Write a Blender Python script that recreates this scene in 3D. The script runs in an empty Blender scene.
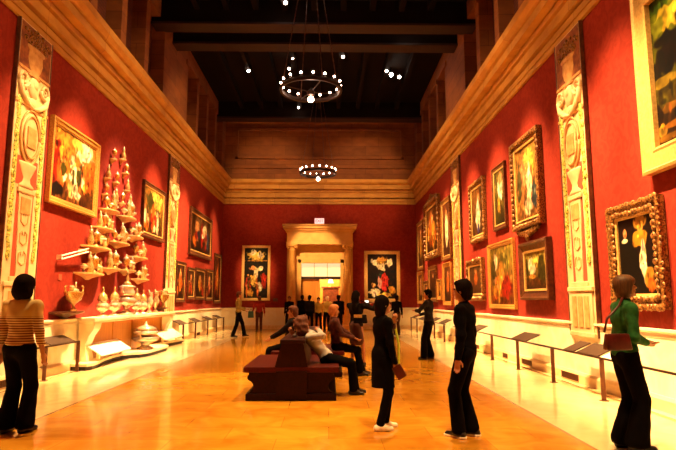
import bpy, bmesh, math, random
import numpy as np
from mathutils import Vector, Matrix
random.seed(7)
PI = math.pi
C = bpy.context.scene.collection
XL, XR, YE, YB, ZC = -5.47, 4.5, 28.2, -5.0, 11.15
XC = (XL+XR)/2
HC = 6.38

# ------------------------------------------------------------------ materials
def nmat(name, col, rough=.5, metal=0., emit=None, estr=0., spec=None, coat=0.):
    m = bpy.data.materials.new(name); m.use_nodes = True
    b = m.node_tree.nodes['Principled BSDF']
    b.inputs['Base Color'].default_value = (*col, 1)
    b.inputs['Roughness'].default_value = rough
    b.inputs['Metallic'].default_value = metal
    if spec is not None: b.inputs['Specular IOR Level'].default_value = spec
    if coat: b.inputs['Coat Weight'].default_value = coat; b.inputs['Coat Roughness'].default_value = .08
    if emit: b.inputs['Emission Color'].default_value = (*emit, 1); b.inputs['Emission Strength'].default_value = estr
    return m
def noisy(name, c1, c2, scale=8, rough=.5, metal=0., stretch=(1, 1, 1), bump=0., detail=5, lo=.35, hi=.65, dist=0., spec=None):
    m = nmat(name, c1, rough, metal, spec=spec); nt = m.node_tree; N = nt.nodes; L = nt.links
    b = N['Principled BSDF']
    tc = N.new('ShaderNodeTexCoord'); mp = N.new('ShaderNodeMapping'); mp.inputs['Scale'].default_value = stretch
    nz = N.new('ShaderNodeTexNoise'); nz.inputs['Scale'].default_value = scale; nz.inputs['Detail'].default_value = detail
    nz.inputs['Distortion'].default_value = dist
    rp = N.new('ShaderNodeValToRGB')
    rp.color_ramp.elements[0].position = lo; rp.color_ramp.elements[0].color = (*c1, 1)
    rp.color_ramp.elements[1].position = hi; rp.color_ramp.elements[1].color = (*c2, 1)
    L.new(tc.outputs['Object'], mp.inputs['Vector']); L.new(mp.outputs['Vector'], nz.inputs['Vector'])
    L.new(nz.outputs['Fac'], rp.inputs['Fac']); L.new(rp.outputs['Color'], b.inputs['Base Color'])
    if bump:
        bp = N.new('ShaderNodeBump'); bp.inputs['Strength'].default_value = bump; bp.inputs['Distance'].default_value = .01
        L.new(nz.outputs['Fac'], bp.inputs['Height']); L.new(bp.outputs['Normal'], b.inputs['Normal'])
    return m
def attr_mat(name, rough=.4):
    m = nmat(name, (.5, .5, .5), rough, spec=.15); nt = m.node_tree
    a = nt.nodes.new('ShaderNodeAttribute'); a.attribute_name = 'paint'
    nt.links.new(a.outputs['Color'], nt.nodes['Principled BSDF'].inputs['Base Color'])
    return m
def floor_mat():
    m = nmat('polished stone floor', (.6, .4, .2), .12); nt = m.node_tree; N = nt.nodes; L = nt.links; b = N['Principled BSDF']
    tc = N.new('ShaderNodeTexCoord'); sx = N.new('ShaderNodeSeparateXYZ'); L.new(tc.outputs['Object'], sx.inputs[0])
    def math_(op, a, bb):
        n = N.new('ShaderNodeMath'); n.operation = op
        for i, v in enumerate((a, bb)):
            if v is None: continue
            if isinstance(v, (int, float)): n.inputs[i].default_value = v
            else: L.new(v, n.inputs[i])
        return n.outputs[0]
    ax = math_('ABSOLUTE', math_('SUBTRACT', sx.outputs[0], XC), None)
    border = math_('GREATER_THAN', ax, 3.1)
    mp = N.new('ShaderNodeMapping'); L.new(tc.outputs['Object'], mp.inputs['Vector'])
    br = N.new('ShaderNodeTexBrick'); br.inputs['Scale'].default_value = 1.
    br.inputs['Brick Width'].default_value = 1.1; br.inputs['Row Height'].default_value = .55; br.inputs['Mortar Size'].default_value = .004
    br.inputs['Color1'].default_value = (.66, .29, .022, 1); br.inputs['Color2'].default_value = (.80, .38, .035, 1)
    br.inputs['Mortar'].default_value = (.5, .2, .02, 1); br.inputs['Bias'].default_value = .1
    L.new(mp.outputs['Vector'], br.inputs['Vector'])
    nz = N.new('ShaderNodeTexNoise'); nz.inputs['Scale'].default_value = 2.2; nz.inputs['Detail'].default_value = 8; nz.inputs['Distortion'].default_value = 1.2
    L.new(tc.outputs['Object'], nz.inputs['Vector'])
    rp = N.new('ShaderNodeValToRGB'); rp.color_ramp.elements[0].position = .3; rp.color_ramp.elements[0].color = (.72, .6, .45, 1)
    rp.color_ramp.elements[1].position = .68; rp.color_ramp.elements[1].color = (1.0, 1.0, 1.0, 1)
    L.new(nz.outputs['Fac'], rp.inputs['Fac'])
    mx = N.new('ShaderNodeMix'); mx.data_type = 'RGBA'; mx.blend_type = 'MULTIPLY'; mx.inputs['Factor'].default_value = 1
    L.new(br.outputs['Color'], mx.inputs['A']); L.new(rp.outputs['Color'], mx.inputs['B'])
    m2 = N.new('ShaderNodeMix'); m2.data_type = 'RGBA'; L.new(border, m2.inputs['Factor'])
    m3 = N.new('ShaderNodeMix'); m3.data_type = 'RGBA'; m3.blend_type = 'MULTIPLY'; m3.inputs['Factor'].default_value = .5
    m3.inputs['A'].default_value = (.90, .72, .40, 1); L.new(rp.outputs['Color'], m3.inputs['B'])
    L.new(mx.outputs['Result'], m2.inputs['A']); L.new(m3.outputs['Result'], m2.inputs['B'])
    line = math_('LESS_THAN', math_('ABSOLUTE', math_('SUBTRACT', ax, 3.1), None), .02)
    line2 = math_('LESS_THAN', math_('ABSOLUTE', math_('SUBTRACT', ax, 4.72), None), .02)
    ln = math_('MAXIMUM', line, line2)
    m4 = N.new('ShaderNodeMix'); m4.data_type = 'RGBA'; L.new(ln, m4.inputs['Factor']); L.new(m2.outputs['Result'], m4.inputs['A']); m4.inputs['B'].default_value = (.4, .2, .06, 1)
    L.new(m4.outputs['Result'], b.inputs['Base Color'])
    n2 = N.new('ShaderNodeTexNoise'); n2.inputs['Scale'].default_value = 1.3; n2.inputs['Detail'].default_value = 3; L.new(tc.outputs['Object'], n2.inputs['Vector'])
    bp = N.new('ShaderNodeBump'); bp.inputs['Strength'].default_value = .06; bp.inputs['Distance'].default_value = .02
    L.new(n2.outputs['Fac'], bp.inputs['Height']); L.new(bp.outputs['Normal'], b.inputs['Normal'])
    b.inputs['Specular IOR Level'].default_value = .75
    return m
def block_mat(name, c1, c2, mort, w, h, rough=.75):
    m = nmat(name, c1, rough); nt = m.node_tree; N = nt.nodes; L = nt.links; b = N['Principled BSDF']
    tc = N.new('ShaderNodeTexCoord'); sx = N.new('ShaderNodeSeparateXYZ'); cx = N.new('ShaderNodeCombineXYZ'); L.new(tc.outputs['Object'], sx.inputs[0])
    ad = N.new('ShaderNodeMath'); ad.operation = 'ADD'; L.new(sx.outputs[0], ad.inputs[0]); L.new(sx.outputs[1], ad.inputs[1])
    L.new(ad.outputs[0], cx.inputs[0]); L.new(sx.outputs[2], cx.inputs[1])
    br = N.new('ShaderNodeTexBrick'); br.inputs['Scale'].default_value = 1; br.inputs['Brick Width'].default_value = w; br.inputs['Row Height'].default_value = h
    br.inputs['Mortar Size'].default_value = .008; br.inputs['Color1'].default_value = (*c1, 1); br.inputs['Color2'].default_value = (*c2, 1); br.inputs['Mortar'].default_value = (*mort, 1)
    L.new(cx.outputs[0], br.inputs['Vector'])
    nz = N.new('ShaderNodeTexNoise'); nz.inputs['Scale'].default_value = 6; nz.inputs['Detail'].default_value = 8
    mp = N.new('ShaderNodeMapping'); mp.inputs['Scale'].default_value = (.35, .35, .8); L.new(tc.outputs['Object'], mp.inputs[0]); L.new(mp.outputs[0], nz.inputs['Vector'])
    rp = N.new('ShaderNodeValToRGB'); rp.color_ramp.elements[0].position = .3; rp.color_ramp.elements[0].color = (.7, .62, .55, 1); rp.color_ramp.elements[1].position = .7
    L.new(nz.outputs['Fac'], rp.inputs['Fac'])
    mx = N.new('ShaderNodeMix'); mx.data_type = 'RGBA'; mx.blend_type = 'MULTIPLY'; mx.inputs['Factor'].default_value = 1
    L.new(br.outputs['Color'], mx.inputs['A']); L.new(rp.outputs['Color'], mx.inputs['B']); L.new(mx.outputs['Result'], b.inputs['Base Color'])
    return m
def stripe_mat(name, c1, c2, period, duty):
    m = nmat(name, c1, .85); nt = m.node_tree; N = nt.nodes; L = nt.links; b = N['Principled BSDF']
    tc = N.new('ShaderNodeTexCoord'); sx = N.new('ShaderNodeSeparateXYZ'); L.new(tc.outputs['Object'], sx.inputs[0])
    a = N.new('ShaderNodeMath'); a.operation = 'DIVIDE'; L.new(sx.outputs[2], a.inputs[0]); a.inputs[1].default_value = period
    f = N.new('ShaderNodeMath'); f.operation = 'FRACT'; L.new(a.outputs[0], f.inputs[0])
    g = N.new('ShaderNodeMath'); g.operation = 'LESS_THAN'; L.new(f.outputs[0], g.inputs[0]); g.inputs[1].default_value = duty
    h = N.new('ShaderNodeMath'); h.operation = 'LESS_THAN'; L.new(sx.outputs[2], h.inputs[0]); h.inputs[1].default_value = 1.29
    k = N.new('ShaderNodeMath'); k.operation = 'MULTIPLY'; L.new(g.outputs[0], k.inputs[0]); L.new(h.outputs[0], k.inputs[1])
    mx = N.new('ShaderNodeMix'); mx.data_type = 'RGBA'; L.new(k.outputs[0], mx.inputs['Factor']); mx.inputs['A'].default_value = (*c1, 1); mx.inputs['B'].default_value = (*c2, 1)
    L.new(mx.outputs['Result'], b.inputs['Base Color'])
    return m

M = {}
M['floor'] = floor_mat()
M['red'] = noisy('crimson damask wall fabric', (.205, .0135, .0055), (.25, .021, .009), 4, .85, dist=2.5, bump=.1, lo=.42, hi=.58, spec=.2)
M['dado'] = noisy('cream marble dado', (.92, .86, .68), (.86, .76, .52), 2, .35, dist=1.5)
M['base'] = noisy('veined marble baseboard', (.72, .5, .24), (.84, .66, .38), 2, .3, stretch=(2, .6, 2), dist=1)
M['corn'] = block_mat('limestone cornice', (.46, .22, .030), (.56, .28, .045), (.30, .13, .02), 2.3, 5, .7)
M['stone'] = block_mat('upper wall stone', (.20, .058, .010), (.27, .082, .015), (.11, .028, .006), 1.4, .5, .8)
M['stonedark'] = block_mat('clerestory red brick', (.085, .012, .004), (.12, .017, .006), (.03, .005, .002), .3, .09, .85)
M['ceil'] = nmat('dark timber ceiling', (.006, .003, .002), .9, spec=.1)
M['beam'] = noisy('timber beam lit from below', (.010, .0012, .0004), (.018, .002, .0008), 3, .7, stretch=(.3, 4, 4))
M['portal'] = noisy('golden limestone', (.50, .26, .055), (.60, .33, .08), 3, .6)
M['amber'] = noisy('honey wood', (.44, .17, .02), (.54, .23, .03), 2, .4, stretch=(6, 6, .5))
M['gold'] = noisy('gilded wood', (.42, .19, .035), (.66, .34, .08), 30, .35, .35, bump=.2)
M['gold2'] = noisy('pale gilded wood', (.52, .31, .09), (.70, .45, .15), 25, .4, .2, bump=.2)
M['golddark'] = noisy('antique gilt and dark wood', (.06, .016, .004), (.36, .16, .035), 40, .4, .3, lo=.4, hi=.6)
M['wooddark'] = noisy('brown frame wood', (.05, .013, .004), (.12, .035, .01), 12, .4)
M['cream'] = noisy('cream painted panel', (.58, .40, .20), (.70, .52, .29), 4, .6)
M['ochre'] = noisy('ochre painted relief', (.60, .34, .12), (.46, .21, .06), 9, .6, bump=.3)
M['garland'] = noisy('painted leaf garland', (.10, .14, .01), (.72, .54, .10), 26, .6, lo=.4, hi=.55)
M['rose'] = nmat('rose painted field', (.42, .06, .025), .7)
M['urnbrown'] = noisy('terracotta painted urn', (.15, .035, .01), (.34, .10, .02), 9, .6)
M['iron'] = nmat('dark iron', (.03, .015, .01), .45, .6)
M['railwood'] = nmat('dark bronze rail', (.03, .01, .005), .35, .3)
M['post'] = nmat('bronze rail post', (.10, .03, .01), .4, .3)
M['panel'] = noisy('dark caption panel', (.03, .012, .005), (.055, .024, .01), 60, .6)
M['paper'] = nmat('white caption paper', (.95, .92, .85), .5)
M['silver'] = nmat('polished silver', (.85, .74, .54), .2, .6)
M['silver2'] = noisy('chased silver', (.86, .74, .52), (.55, .36, .16), 40, .2, .6, bump=.4)
M['gilt'] = noisy('gilt silver', (.80, .56, .22), (.45, .22, .05), 40, .2, .6, bump=.3)
M['shelf'] = noisy('cream shelf stone', (.95, .82, .56), (.88, .72, .44), 3, .4)
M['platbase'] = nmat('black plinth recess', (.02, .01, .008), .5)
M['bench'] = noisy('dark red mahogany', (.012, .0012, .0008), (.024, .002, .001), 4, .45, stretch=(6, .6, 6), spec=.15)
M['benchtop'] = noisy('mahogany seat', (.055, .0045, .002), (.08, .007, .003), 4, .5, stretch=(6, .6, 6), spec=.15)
M['black'] = nmat('black cloth', (.0035, .0025, .003), .95, spec=.05)
M['black2'] = noisy('charcoal cloth', (.006, .004, .004), (.012, .008, .008), 14, .95, spec=.1)
M['navy'] = noisy('navy cloth', (.006, .005, .009), (.02, .018, .028), 10, .9, spec=.15)
M['haird'] = noisy('black hair', (.003, .0015, .001), (.009, .0035, .002), 40, .85, stretch=(3, 3, .4), spec=.06)
M['hairb'] = noisy('light brown hair', (.06, .019, .003), (.13, .05, .01), 30, .6, stretch=(3, 3, .4))
M['hairr'] = noisy('auburn hair', (.04, .007, .003), (.16, .04, .012), 34, .85, stretch=(3, 3, .4))
M['hairo'] = noisy('ginger grey hair', (.45, .14, .03), (.6, .24, .07), 30, .6)
M['hairw'] = noisy('pale grey hair', (.8, .62, .4), (.9, .75, .55), 30, .6)
M['skin'] = nmat('skin', (.42, .16, .07), .55)
M['skin2'] = nmat('fair skin', (.46, .20, .085), .5)
M['skindark'] = nmat('tan skin', (.25, .08, .035), .55)
M['eye'] = nmat('eye', (.02, .012, .01), .2)
M['stripe'] = stripe_mat('cream jersey with maroon stripes', (.60, .42, .15), (.14, .022, .012), .028, .45)
M['green'] = noisy('green wool', (.004, .075, .010), (.010, .13, .018), 25, .9, bump=.3)
M['maroon'] = noisy('burgundy leather', (.06, .006, .004), (.11, .012, .007), 10, .35)
M['khaki'] = nmat('khaki cotton', (.25, .17, .03), .9)
M['redcloth'] = nmat('red wool', (.3, .012, .008), .9)
M['rust'] = noisy('rust brown print cloth', (.035, .005, .003), (.10, .018, .008), 14, .9)
M['brown'] = nmat('brown cloth', (.06, .014, .008), .9)
M['whitecloth'] = nmat('white cotton', (.44, .42, .40), .85)
M['yellowcloth'] = nmat('yellow cotton', (.5, .33, .06), .9)
M['lime'] = nmat('lime ribbon', (.62, .68, .04), .7)
M['teal'] = nmat('blue green plastic', (.01, .10, .10), .4)
M['sneaker'] = nmat('off white canvas', (.92, .8, .62), .7)
M['shoe'] = nmat('black leather', (.012, .008, .007), .35)
M['bulb'] = nmat('lit bulb', (1, .9, .8), .4, emit=(1, .62, .42), estr=16)
M['spotlens'] = nmat('lit spotlight lens', (1, .9, .8), .4, emit=(1, .78, .62), estr=14)
M['transom'] = nmat('lit transom glass', (.5, .4, .2), .3, emit=(1, .72, .36), estr=.24)
M['exit'] = nmat('lit exit sign face', (.9, .6, .55), .4, emit=(1, .45, .4), estr=.4)
M['exitred'] = nmat('red exit letters', (.5, .01, .02), .4, emit=(.9, .03, .05), estr=.2)
M['lampglow'] = nmat('lit lamp shade', (1, .8, .4), .5, emit=(1, .75, .3), estr=1.2)
M['canvas'] = attr_mat('varnished oil paint', .45)
M['phone'] = nmat('phone screen', (.6, .7, .9), .3, emit=(1, .8, .6), estr=.5)
M['darkwin'] = nmat('dark shuttered glass', (.018, .006, .004), .35)

# ------------------------------------------------------------------ helpers
def tag(o, label=None, cat=None, group=None, kind=None):
    if label: o['label'] = label
    if cat: o['category'] = cat
    if group: o['group'] = group
    if kind: o['kind'] = kind
    return o
def empty(name, loc=(0, 0, 0), rz=0, label=None, cat=None, group=None, kind=None):
    o = bpy.data.objects.new(name, None); C.objects.link(o); o.location = loc; o.rotation_euler = (0, 0, rz); o.empty_display_size = .1
    return tag(o, label, cat, group, kind)
def obj(name, bm, mat, parent=None, smooth=False, loc=None, rz=None):
    me = bpy.data.meshes.new(name); bm.normal_update(); bm.to_mesh(me); bm.free(); me.materials.append(mat)
    if smooth:
        for p in me.polygons: p.use_smooth = True
    o = bpy.data.objects.new(name, me); C.objects.link(o)
    if parent is not None: o.parent = parent
    if loc is not None: o.location = loc
    if rz is not None: o.rotation_euler = (0, 0, rz)
    return o
def box(bm, x0, x1, y0, y1, z0, z1, bev=0):
    r = bmesh.ops.create_cube(bm, size=1)
    vs = r['verts']
    for v in vs:
        v.co = Vector(((x0+x1)/2+v.co.x*(x1-x0), (y0+y1)/2+v.co.y*(y1-y0), (z0+z1)/2+v.co.z*(z1-z0)))
    if bev:
        es = list({e for v in vs for e in v.link_edges})
        bmesh.ops.bevel(bm, geom=es, offset=bev, segments=2, affect='EDGES', profile=.5)
    return vs
def tube(bm, pts, r, n=8, cap=True):
    pts = [Vector(p) for p in pts]; rs = r if isinstance(r, (list, tuple)) else [r]*len(pts)
    rings = []; prev = None
    for i, p in enumerate(pts):
        d = (pts[min(i+1, len(pts)-1)]-pts[max(i-1, 0)]).normalized()
        if prev is None:
            a = Vector((0, 0, 1)) if abs(d.z) < .9 else Vector((1, 0, 0)); u = d.cross(a).normalized()
        else:
            u = (prev-d*prev.dot(d)).normalized()
        prev = u; w = d.cross(u)
        rings.append([bm.verts.new(p+(u*math.cos(2*PI*k/n)+w*math.sin(2*PI*k/n))*rs[i]) for k in range(n)])
    for a, b in zip(rings, rings[1:]):
        for k in range(n): bm.faces.new((a[k], a[(k+1) % n], b[(k+1) % n], b[k]))
    if cap:
        bm.faces.new(rings[0][::-1]); bm.faces.new(rings[-1])
def lathe(bm, prof, n=20, c=(0, 0, 0), sx=1, sy=1):
    rings = []
    for r, z in prof:
        r = max(r, 1e-4)
        rings.append([bm.verts.new((c[0]+r*sx*math.cos(2*PI*k/n), c[1]+r*sy*math.sin(2*PI*k/n), c[2]+z)) for k in range(n)])
    for a, b in zip(rings, rings[1:]):
        for k in range(n): bm.faces.new((a[k], a[(k+1) % n], b[(k+1) % n], b[k]))
    bm.faces.new(rings[0][::-1]); bm.faces.new(rings[-1])
def ball(bm, c, r, sx=1, sy=1, sz=1, seg=10):
    r_ = bmesh.ops.create_uvsphere(bm, u_segments=seg, v_segments=max(6, seg*2//3), radius=r)
    for v in r_['verts']: v.co = Vector((c[0]+v.co.x*sx, c[1]+v.co.y*sy, c[2]+v.co.z*sz))
def extrude_profile(bm, prof, p0, p1, axis):
    """closed profile [(n, z)] swept straight; n is offset from the wall, axis 'yL','yR','x'"""
    def P(n, z, t):
        if axis == 'yL': return (XL+n, t, z)
        if axis == 'yR': return (XR-n, t, z)
        return (t, YE-n, z)
    a = [bm.verts.new(P(n, z, p0)) for n, z in prof]; b = [bm.verts.new(P(n, z, p1)) for n, z in prof]
    k = len(prof)
    for i in range(k): bm.faces.new((a[i], a[(i+1) % k], b[(i+1) % k], b[i]))
    bm.faces.new(a[::-1]); bm.faces.new(b)
    bmesh.ops.recalc_face_normals(bm, faces=bm.faces)
def poly_prism(bm, pts, z0, z1):
    a = [bm.verts.new((x, y, z0)) for x, y in pts]; b = [bm.verts.new((x, y, z1)) for x, y in pts]; k = len(pts)
    for i in range(k): bm.faces.new((a[i], a[(i+1) % k], b[(i+1) % k], b[i]))
    bm.faces.new(a[::-1]); bm.faces.new(b); bmesh.ops.recalc_face_normals(bm, faces=bm.faces)
def S(name, bm, mat, parent=None, smooth=False):
    o = obj(name, bm, mat, parent, smooth)
    if parent is None: o['kind'] = 'structure'
    return o
NB = bmesh.new

# ------------------------------------------------------------------ room shell
b = NB(); box(b, XL-.4, XR+.4, YB-.2, YE+6, -.2, 0); S('floor', b, M['floor'])
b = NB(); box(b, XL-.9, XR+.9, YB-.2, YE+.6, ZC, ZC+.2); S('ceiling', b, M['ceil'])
wl = NB(); box(wl, XL-.25, XL, YB, YE+.25, 0, HC+.4); wl = S('wall_left', wl, M['red'])
wr = NB(); box(wr, XR, XR+.25, YB, YE+.25, 0, HC+.4); wr = S('wall_right', wr, M['red'])
DX0, DX1, DZ = -1.42, .58, 3.32
b = NB()
box(b, XL, DX0, YE, YE+.4, 0, HC+.4); box(b, DX1, XR, YE, YE+.4, 0, HC+.4); box(b, DX0, DX1, YE, YE+.4, DZ, HC+.4)
wf = S('wall_far', b, M['red'])
b = NB(); box(b, XL-.25, XR+.25, YB-.2, YB, 0, ZC); S('wall_back', b, M['stone'])
# cornice profile (n out from wall, z)
CP = [(0, 6.38), (.06, 6.38), (.06, 6.48), (.02, 6.485), (.02, 6.52), (.05, 6.525), (.05, 6.66), (.0, 6.67), (.0, 6.71), (.11, 6.715), (.11, 6.92), (.05, 6.93), (.05, 6.98), (.13, 7.0), (.15, 7.08), (.12, 7.09), (.12, 7.13), (.32, 7.135), (.32, 7.32), (.28, 7.33), (.28, 7.36), (.36, 7.38), (.45, 7.46), (.46, 7.62), (0, 7.7)]
b = NB(); extrude_profile(b, CP, YB, YE, 'yL'); S('trim_1', b, M['corn'])
b = NB(); extrude_profile(b, CP, YB, YE, 'yR'); S('trim_2', b, M['corn'])
b = NB(); extrude_profile(b, CP, XL, XR, 'x'); S('trim_3', b, M['corn'])
# upper walls
OPS = []
for base in (1.5, 10.2, 20.2):
    for k in range(4): OPS.append((base+k*1.83+.2, base+(k+1)*1.83-.16))
ZO0, ZO1 = 7.75, 10.55
for side, nm in ((-1, 'left'), (1, 'right')):
    xw = XL if side < 0 else XR
    def xb(a, c): return (min(xw+side*a, xw+side*c), max(xw+side*a, xw+side*c))
    b = NB(); y = YB
    for (a, c) in OPS:
        box(b, *xb(0, .55), y, a, 7.5, ZO1); y = c
    box(b, *xb(0, .55), y, YE+.3, 7.5, ZO1)
    box(b, *xb(0, .55), YB, YE+.3, ZO1, ZC)
    box(b, *xb(0, .55), YB, YE+.3, 6.75, ZO0)
    # capital blocks above each pier
    for (a, c) in OPS: box(b, *xb(-.06, .1), a-.34, a-.02, ZO1-.16, ZO1+.04)
    S('wall_%s_upper' % nm, b, M['stone'])
    for i, (a, c) in enumerate(OPS):
        b = NB(); box(b, *xb(.42, .54), a-.02, c+.02, ZO0-.02, ZO1+.02)
        w = S('window_%d' % (i+1+(12 if side > 0 else 0)), b, M['stonedark'])
        b = NB(); box(b, *xb(.36, .44), (a+c)/2-.34, a+.5+.0, ZO0, ZO1) if False else box(b, *xb(.30, .42), a, a+.34, ZO0, ZO1)
        obj('window_frame', b, M['darkwin'], w)
b = NB(); box(b, XL, XR, YE, YE+.4, 7.5, ZC)
fr = .12
for (x0, x1, z0, z1) in ((-4.9, 3.9, 8.78, 8.9), (-4.9, 3.9, 10.3, 10.42), (-4.9, -4.78, 8.78, 10.42), (3.78, 3.9, 8.78, 10.42)):
    box(b, x0, x1, YE-.14, YE+.02, z0, z1)
box(b, XL, XR, YE-.1, YE+.02, 10.75, ZC); box(b, XL, XR, YE-.16, YE+.02, 7.7, 7.95); box(b, XL, XR, YE-.1, YE+.02, 8.28, 8.4)
S('wall_far_upper', b, M['stone'])
# ceiling beams
n = 1
for yc in (8.6, 17.8, 27.1):
    for dy in (-.7, .7):
        if dy > 0 and yc > 25: continue
        b = NB(); box(b, XL-.3, XR+.3, yc+dy-.26, yc+dy+.26, 10.36, ZC+.02)
        bo = S('ceiling_beam_%d' % n, b, M['ceil']); n += 1
        b = NB(); box(b, XL-.3, XR+.3, yc+dy-.3, yc+dy+.3, 10.3, 10.38); obj('beam_soffit', b, M['beam'], bo)  # redder underside: light from below put into its colour, beam sides kept black
for i, xx in enumerate(np.linspace(-4.3, 3.3, 9)):
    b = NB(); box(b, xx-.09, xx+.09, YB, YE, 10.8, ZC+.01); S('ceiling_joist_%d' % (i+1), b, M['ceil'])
# dado, cap, baseboard
DP = [(0, 0), (.05, 0), (.05, .94), (.06, .95), (.06, .965), (.05, .97), (.05, 1.0), (.09, 1.03), (.09, 1.06), (0, 1.065)]
BP = [(0, 0), (.12, 0), (.12, .15), (.085, .19), (0, .19)]
for nm, ax, r0, r1 in (('left', 'yL', YB, YE), ('right', 'yR', YB, YE)):
    b = NB(); extrude_profile(b, DP, r0, r1, ax); S('trim_%d' % (4 if nm == 'left' else 5), b, M['dado'])
    b = NB(); extrude_profile(b, BP, r0, r1, ax); S('baseboard_%s' % nm, b, M['base'])
PX0, PX1 = -2.15, 1.21      # portal outer
b = NB(); extrude_profile(b, DP, XL, PX0, 'x'); S('trim_6', b, M['dado'])
b = NB(); extrude_profile(b, DP, PX1, XR, 'x'); S('trim_7', b, M['dado'])
b = NB(); extrude_profile(b, BP, XL, PX0, 'x'); extrude_profile(b, BP, PX1, XR, 'x'); S('baseboard_far', b, M['base'])

# ------------------------------------------------------------------ portal (door_1)
dr = empty('door_1', (0, YE, 0), kind='structure')
b = NB()
for x0, x1 in ((PX0, DX0), (DX1, PX1)): box(b, x0, x1, -.06, .3, 0, 4.5)
box(b, DX0, DX1, -.06, .3, DZ+.18, 4.5)
for x0, x1 in ((DX0-.16, DX0), (DX1, DX1+.16)): box(b, x0, x1, -.2, .3, 0, DZ+.18)
box(b, DX0-.16, DX1+.16, -.2, .3, DZ, DZ+.18)
obj('door_surround', b, M['portal'], dr)
for x in (PX0+.28, PX1-.28):
    b = NB(); box(b, x-.24, x+.24, -.62, -.07, 0, .22, .01); lathe(b, [(.22, .22), (.23, .27), (.2, .33), (.19, .36), (.19, 1.5), (.165, 3.95), (.19, 3.98), (.16, 4.0), (.16, 4.03), (.2, 4.06), (.25, 4.14)], 20, (x, -.38, 0))
    box(b, x-.28, x+.28, -.66, -.07, 4.14, 4.22)
    for sx in (-1, 1):
        tube(b, [(x+sx*.2, -.62, 4.1), (x+sx*.2, -.14, 4.1)], .075, 12)
    obj('column', b, M['portal'], dr, True)
b = NB()
for (n0, z0, z1, e) in ((.66, 4.22, 4.36, 0), (.62, 4.36, 4.46, -.02), (.58, 4.46, 4.86, -.02), (.64, 4.86, 4.93, .03), (.70, 4.93, 5.0, .08), (.80, 5.03, 5.14, .17), (.84, 5.16, 5.24, .2), (.74, 5.0, 5.16, .1)):
    box(b, PX0-e, PX1+e, -n0, 0, z0, z1, .01)
obj('entablature', b, M['portal'], dr)
b = NB(); box(b, DX0, DX1, .1, .18, 2.5, 2.64); obj('transom_bar', b, M['iron'], dr)
b = NB(); box(b, DX0, DX1, .12, .15, 2.64, DZ); obj('transom_glass', b, M['transom'], dr)
b = NB()
for x in (DX0+.66, DX0+1.33): box(b, x-.015, x+.015, .1, .13, 2.64, DZ)
obj('glazing_bar', b, M['amber'], dr)
b = NB(); box(b, DX0, DX0+.95, .22, .28, 0, 2.5)
for k in range(3): box(b, DX0+.02+k*.31, DX0+.05+k*.31, .19, .22, 0, 2.5)
obj('door_leaf', b, M['amber'], dr)
# room beyond
b = NB(); box(b, -3.5, 3, YE+4.2, YE+4.4, 0, 4.4); box(b, -3.6, -3.5, YE+.4, YE+4.2, 0, 4.4); box(b, 3, 3.1, YE+.4, YE+4.2, 0, 4.4); box(b, -3.5, 3, YE+.4, YE+4.2, 4.3, 4.4)
S('wall_beyond', b, M['amber'])
cab = empty('dark_cabinet', (0.1, YE+3.2, 0), 0, 'dark tall cabinet in the room beyond the far doorway', 'cabinet')
b = NB(); box(b, -.45, .45, -.3, .3, 0, 2.1, .02); obj('body', b, M['wooddark'], cab)
b = NB(); box(b, -.52, .52, -.34, .34, 2.1, 2.2, .01); obj('cornice', b, M['wooddark'], cab)
lp = empty('table_lamp', (0.1, YE+3.2, 2.2), 0, 'glowing yellow lamp on top of the dark cabinet beyond the doorway', 'lamp')
b = NB(); lathe(b, [(.1, 0), (.1, .02), (.03, .05), (.03, .2)], 12); obj('base', b, M['gold'], lp, True)
b = NB(); lathe(b, [(.17, .2), (.09, .42)], 16); obj('lamp_shade', b, M['lampglow'], lp, True)
# exit sign
ex = empty('exit_sign', (-.5, YE-.45, 5.24), 0, 'pink lit exit sign standing on top of the stone doorway', 'sign')
b = NB(); box(b, -.24, .24, -.05, .05, .06, .33, .01); box(b, -.03, .03, -.03, .03, 0, .07); obj('housing', b, M['exit'], ex)
tx = bpy.data.curves.new('letters', 'FONT'); tx.body = 'EXIT'; tx.size = .2; tx.align_x = 'CENTER'; tx.extrude = .004
to = bpy.data.objects.new('letters', tx); C.objects.link(to); to.parent = ex; to.location = (0, -.056, .125); to.rotation_euler = (PI/2, 0, 0); tx.materials.append(M['exitred'])
bpy.context.view_layer.update()
me_ = bpy.data.meshes.new_from_object(to.evaluated_get(bpy.context.evaluated_depsgraph_get())); bpy.data.objects.remove(to)
to = bpy.data.objects.new('letters', me_); C.objects.link(to); to.parent = ex; to.location = (0, -.056, .125); to.rotation_euler = (PI/2, 0, 0)

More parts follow.
